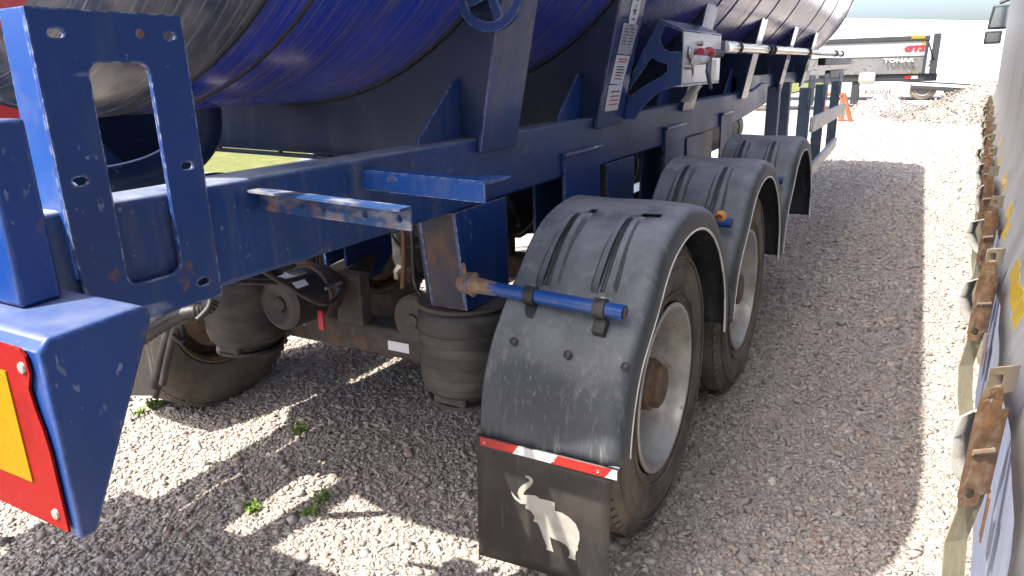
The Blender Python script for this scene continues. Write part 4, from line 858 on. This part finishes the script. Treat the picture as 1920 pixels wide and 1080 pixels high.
g = MB(); g.box((xl, TYY+1.9, zc), (P(1757, 145).x, TYY+2.1, za)); g.build('chassis_rail', m_dkgrey, tb, bevel=.02)
def bar(u0, v0, u1, v1, wdt, name, m=m_dkgrey):
    a = P(u0, v0); b = P(u1, v1); g = MB()
    g.hexa([(a.x-wdt, TYY-.05, a.z), (a.x+wdt, TYY-.05, a.z), (a.x+wdt, TYY+.1, a.z), (a.x-wdt, TYY+.1, a.z)], [(b.x-wdt, TYY-.05, b.z), (b.x+wdt, TYY-.05, b.z), (b.x+wdt, TYY+.1, b.z), (b.x-wdt, TYY+.1, b.z)]); return g.build(name, m, tb, bevel=.01)
bar(1731, 137, 1741, 72, .05, 'tailgate_frame'); bar(1748, 138, 1759, 62, .11, 'tailgate'); bar(1742, 80, 1750, 112, .03, 'tailgate_strut'); bar(1737, 118, 1754, 110, .05, 'tailgate_strut'); bar(1738, 127, 1748, 116, .03, 'tailgate_strut')
def face_text(body_, u, v, size, m, Y, parent, shear=0, bold=0, sx=1):
    q = px(u, v, Y=Y); mt = Matrix.Translation(q) @ Matrix.Rotation(radians(90), 4, 'X') @ Matrix.Diagonal((sx, 1, 1, 1))
    return text_mesh(body_, size, m, 'lettering', parent, mt, .004, shear=shear, bold=bold)
face_text('GTS', 1713, 91, .22, mat('red_lettering', (.26, .012, .012), .5), TYY-.045, tb, .3, .012, 1.5)
face_text('TONAR', 1685, 113.5, .17, m_whitetape, TYY-.004, tb, 0, .006, 1.5)
g = MB(); q = P(1731, 87); g.box((q.x-.04, TYY-.035, q.z-.14), (q.x+.03, TYY-.021, q.z+.2)); g.build('yellow_sticker', m_ywtape, tb)
g = MB(); q = P(1722, 70); g.box((q.x-.2, TYY-.08, q.z-.04), (q.x+.2, TYY-.071, q.z+.06)); g.build('yellow_sticker', m_ywtape, tb)
for u, m in ((1702, m_redtape), (1714, m_whitetape)):
    g = MB(); q = P(u, 145); g.box((q.x-.1, TYY+.235, q.z-.05), (q.x+.1, TYY+.249, q.z+.05)); g.build('side_reflector', m, tb)
g = MB(); q = P(1620, 147); g.lathe([(-.15, .001), (-.15, .14), (-.1, .2), (.3, .2), (.35, .14), (.35, .001)], q+Vector((0, -.1, 0)), 'X', 20); g.build('air_tank', m_alu, tb, smooth=40)
for x in (-7.6, -6.3, -5.0):
    o = copy_tree(wh0, tb); o.location = (x-tb.location.x, .1, .515); o.rotation_euler = (0, 0, -pi/2)
    o = copy_tree(wh0, tb); o.location = (x-tb.location.x, 2.3, .515); o.rotation_euler = (0, 0, pi/2)
g = MB(); q = P(1601, 165); g.box((q.x-.1, TYY+.3, .25), (q.x+.15, TYY+.5, zc)); g.box((q.x-.2, TYY+.2, .12), (q.x+.25, TYY+.6, .25)); g.build('landing_leg', m_dkgrey, tb, bevel=.02)
# white box trailer, leaning slightly on the uneven yard
RY = 36.0; Q = lambda u, v: px(u, v, Y=RY)
wt = thing('box_trailer', 'long white box trailer standing behind the gravel heaps', 'trailer', (Q(1600, 190).x, RY, 0))
def skew(x): return -.075*(x-Q(1700, 100).x)
xa, xb = -16, 10.5
def wslab(za, zb_, x0, x1, y0, y1, m, name, **k):
    g = MB(); g.hexa([(x0, y0, za+skew(x0)), (x1, y0, za+skew(x1)), (x1, y1, za+skew(x1)), (x0, y1, za+skew(x0))], [(x0, y0, zb_+skew(x0)), (x1, y0, zb_+skew(x1)), (x1, y1, zb_+skew(x1)), (x0, y1, zb_+skew(x0))]); return g.build(name, m, wt, **k)
zT = Q(1700, 37).z; zS = Q(1700, 158).z
bxw = wslab(zS+.16, zT, xa, xb, RY, RY+2.5, m_offwhite, 'box_body', bevel=.03)
wslab(zS+.10, zS+.157, xa, xb, RY+.03, RY+2.4, m_dkgrey, 'bottom_rail')
wslab(zS, zS+.097, xa, xb, RY+.01, RY+2.4, m_offwhite, 'floor_edge')
xs1 = Q(1706, 170).x; sk = wslab(.36, zS-.06, Q(1603, 180).x, xs1, RY+.04, RY+.10, m_offwhite, 'side_skirt', bevel=.02)
wslab(zS-.18, zS-.005, xs1, Q(1790, 160).x, RY+.0, RY+.6, m_dkgrey, 'wheel_arch', bevel=.03)
face_text('KRONE', 1647, 173, .26, mat('grey_lettering', (.03, .035, .04), .6), RY+.035, wt, 0, .004, 1.25)
for k in range(3):
    x = Q(1729, 178).x+1.32*k
    o = copy_tree(wh0, wt); o.location = Vector((x, RY+.1, .515+skew(x)*.2))-Vector(wt.location); o.rotation_euler = (0, 0, -pi/2)
    o = copy_tree(wh0, wt); o.location = Vector((x, RY+2.3, .515+skew(x)*.2))-Vector(wt.location); o.rotation_euler = (0, 0, pi/2)
g = MB(); g.tube([(Q(1607, 165).x, RY+.5, .1), (Q(1607, 165).x, RY+.5, zS)], .09, 8); g.build('landing_leg', m_dkgrey, wt)
# heaps of gravel
def heap(name, label, cx_, cy_, rx, ry, h, m, seed, rub):
    r_ = np.random.default_rng(seed); g = MB(); N, K = 60, 26; vs = [(cx_, cy_, h)]
    ph = r_.uniform(0, 6.28, 8)
    for k in range(1, K+1):
        s = k/K
        for i in range(N):
            t = 2*pi*i/N; e = 1+.10*sin(2*t+ph[0])+.06*sin(5*t+ph[1])+.03*sin(9*t+ph[2])
            z = h*(1-s)**.92*(1+.10*sin(3*t+ph[3]+4*s))+h*.05*sin(11*s+ph[4]+3*t)*(1-s)+r_.uniform(-.03, .03)*(1-s*.5)
            if s < .12: z = min(z, h*.97)
            vs.append((cx_+rx*s*e*cos(t), cy_+ry*s*e*sin(t), max(z, -.05 if k == K else .0)))
    fs = [(0, 1+i, 1+(i+1) % N) for i in range(N)]+[(1+(k-1)*N+i, 1+k*N+i, 1+k*N+(i+1) % N, 1+(k-1)*N+(i+1) % N) for k in range(1, K) for i in range(N)]
    g.add(vs, fs)
    root = thing(name, label, 'gravel heap', (cx_, cy_, 0), group='gravel heaps behind the trailers')
    g.build('heap_body', m, root, smooth=60)
    g = MB(); ico = [Vector(v)/1.9 for v in ((-1,1.618,0),(1,1.618,0),(-1,-1.618,0),(1,-1.618,0),(0,-1,1.618),(0,1,1.618),(0,-1,-1.618),(0,1,-1.618),(1.618,0,-1),(1.618,0,1),(-1.618,0,-1),(-1.618,0,1))]
    fc = [(0,11,5),(0,5,1),(0,1,7),(0,7,10),(0,10,11),(1,5,9),(5,11,4),(11,10,2),(10,7,6),(7,1,8),(3,9,4),(3,4,2),(3,2,6),(3,6,8),(3,8,9),(4,9,5),(2,4,11),(6,2,10),(8,6,7),(9,8,1)]
    for q in range(rub):
        k = int(K*sqrt(r_.uniform(.01, .98)))+1; k = min(k, K); p = Vector(vs[1+(k-1)*N+r_.integers(N)]); s = r_.lognormal(math.log(.020 if rub > 1500 else .018), .35)
        p += Vector((r_.normal(0, .15), r_.normal(0, .15), 0)); g.add([p+v*s*r_.uniform(.7, 1.3) for v in ico], fc)
    tag(g.build('heap_stones', m, root), kind='stuff')
hp = px(1850, 236, Z=0)
heap('gravel_heap', 'taller tan heap of coarse stones beside the curtain-sided trailer', 1.95, 24.2, 2.4, 2.4, 1.08, m_pile1, 3, 6000)
heap('gravel_heap', 'lower pale pinkish gravel heap next to the taller tan heap', -.95, 26.2, 1.35, 1.6, .66, m_pile2, 5, 1400)
# orange stand seen through the side guard
SY = 23.0; q = px(1543, 205, Y=SY); st = thing('support_stand', 'orange steel support stand seen through the blue trailer\'s side guard', 'stand', (q.x, SY, 0))
for u in (1543, 1563, 1580):
    p = px(u, 190, Y=SY); g = MB(); g.box((p.x-.07, SY, .02), (p.x+.07, SY+.12, .74)); g.build('leg', m_orange, st, bevel=.01)
p0_, p1_ = px(1538, 190, Y=SY), px(1584, 190, Y=SY)
g = MB(); g.box((p0_.x, SY-.03, .72), (p1_.x, SY+.16, .80)); g.build('top_plate', m_orange, st, bevel=.01)
a_, b_ = px(1596, 210, Y=SY), px(1584, 172, Y=SY); g = MB(); g.tube([(a_.x, SY, .03), (b_.x, SY, .72)], .06, 8); g.build('brace', m_orange, st)
# red trailer on the far side, seen in the gap under the tank
rd = thing('red_trailer', 'rusty red trailer side in the gap beneath the rear of the blue tank', 'trailer', (-7.5, 0, 0))
g = MB(); g.box((-8.8, -5, .95), (-6.4, 3.9, 2.3)); rb = g.build('trailer_body', m_redpaint, rd, bevel=.03)
for k in range(12):
    g = MB(); g.box((-6.399, -4.9+.78*k, .96), (-6.34, -4.82+.78*k, 2.28)); g.build('side_rib', m_redpaint, rb, bevel=.008)
for k in range(3):
    o = copy_tree(wh0, rd); o.location = Vector((-6.45, -3+1.3*k, .515))-Vector(rd.location); o.rotation_euler = (0, 0, 0)
# weeds
def weed(u, v, n, s, label):
    c = px(u, v, Z=0); root = thing('weed', label, 'weed', (c.x, c.y, 0), group='weeds in the gravel'); g = MB()
    for q in range(n):
        a = random.uniform(0, 6.28); l = s*random.uniform(.5, 1.2); d = Vector((cos(a), sin(a), 0)); b = c+Vector((random.uniform(-s, s)*.5, random.uniform(-s, s)*.5, 0)); sd = Vector((-d.y, d.x, 0))*random.uniform(.0025, .006)
        p1 = b+d*l*.45+Vector((0, 0, l*.8)); p2 = b+d*l+Vector((0, 0, l*random.uniform(.4, 1.1)))
        g.add([b-sd*.6, b+sd*.6, p1+sd, p1-sd, p2], [(0, 1, 2, 3), (3, 2, 4)])
    g.build('leaves', m_leaf, root)
weed(475, 958, 46, .035, 'small green weed in the sunlit gravel right of the marker board')
weed(585, 968, 34, .035, 'sparse weed tuft in the gravel midway between marker board and mud flap')
weed(293, 765, 60, .05, 'leafy weed at the foot of the far rear tyre')
weed(262, 778, 30, .04, 'tiny weed in the sun beside the far rear tyre')
weed(562, 812, 40, .05, 'dark weed at the shadow edge below the air spring')
weed(605, 940, 26, .05, 'thin weed stalk at the edge of the shadow near the mud flap')
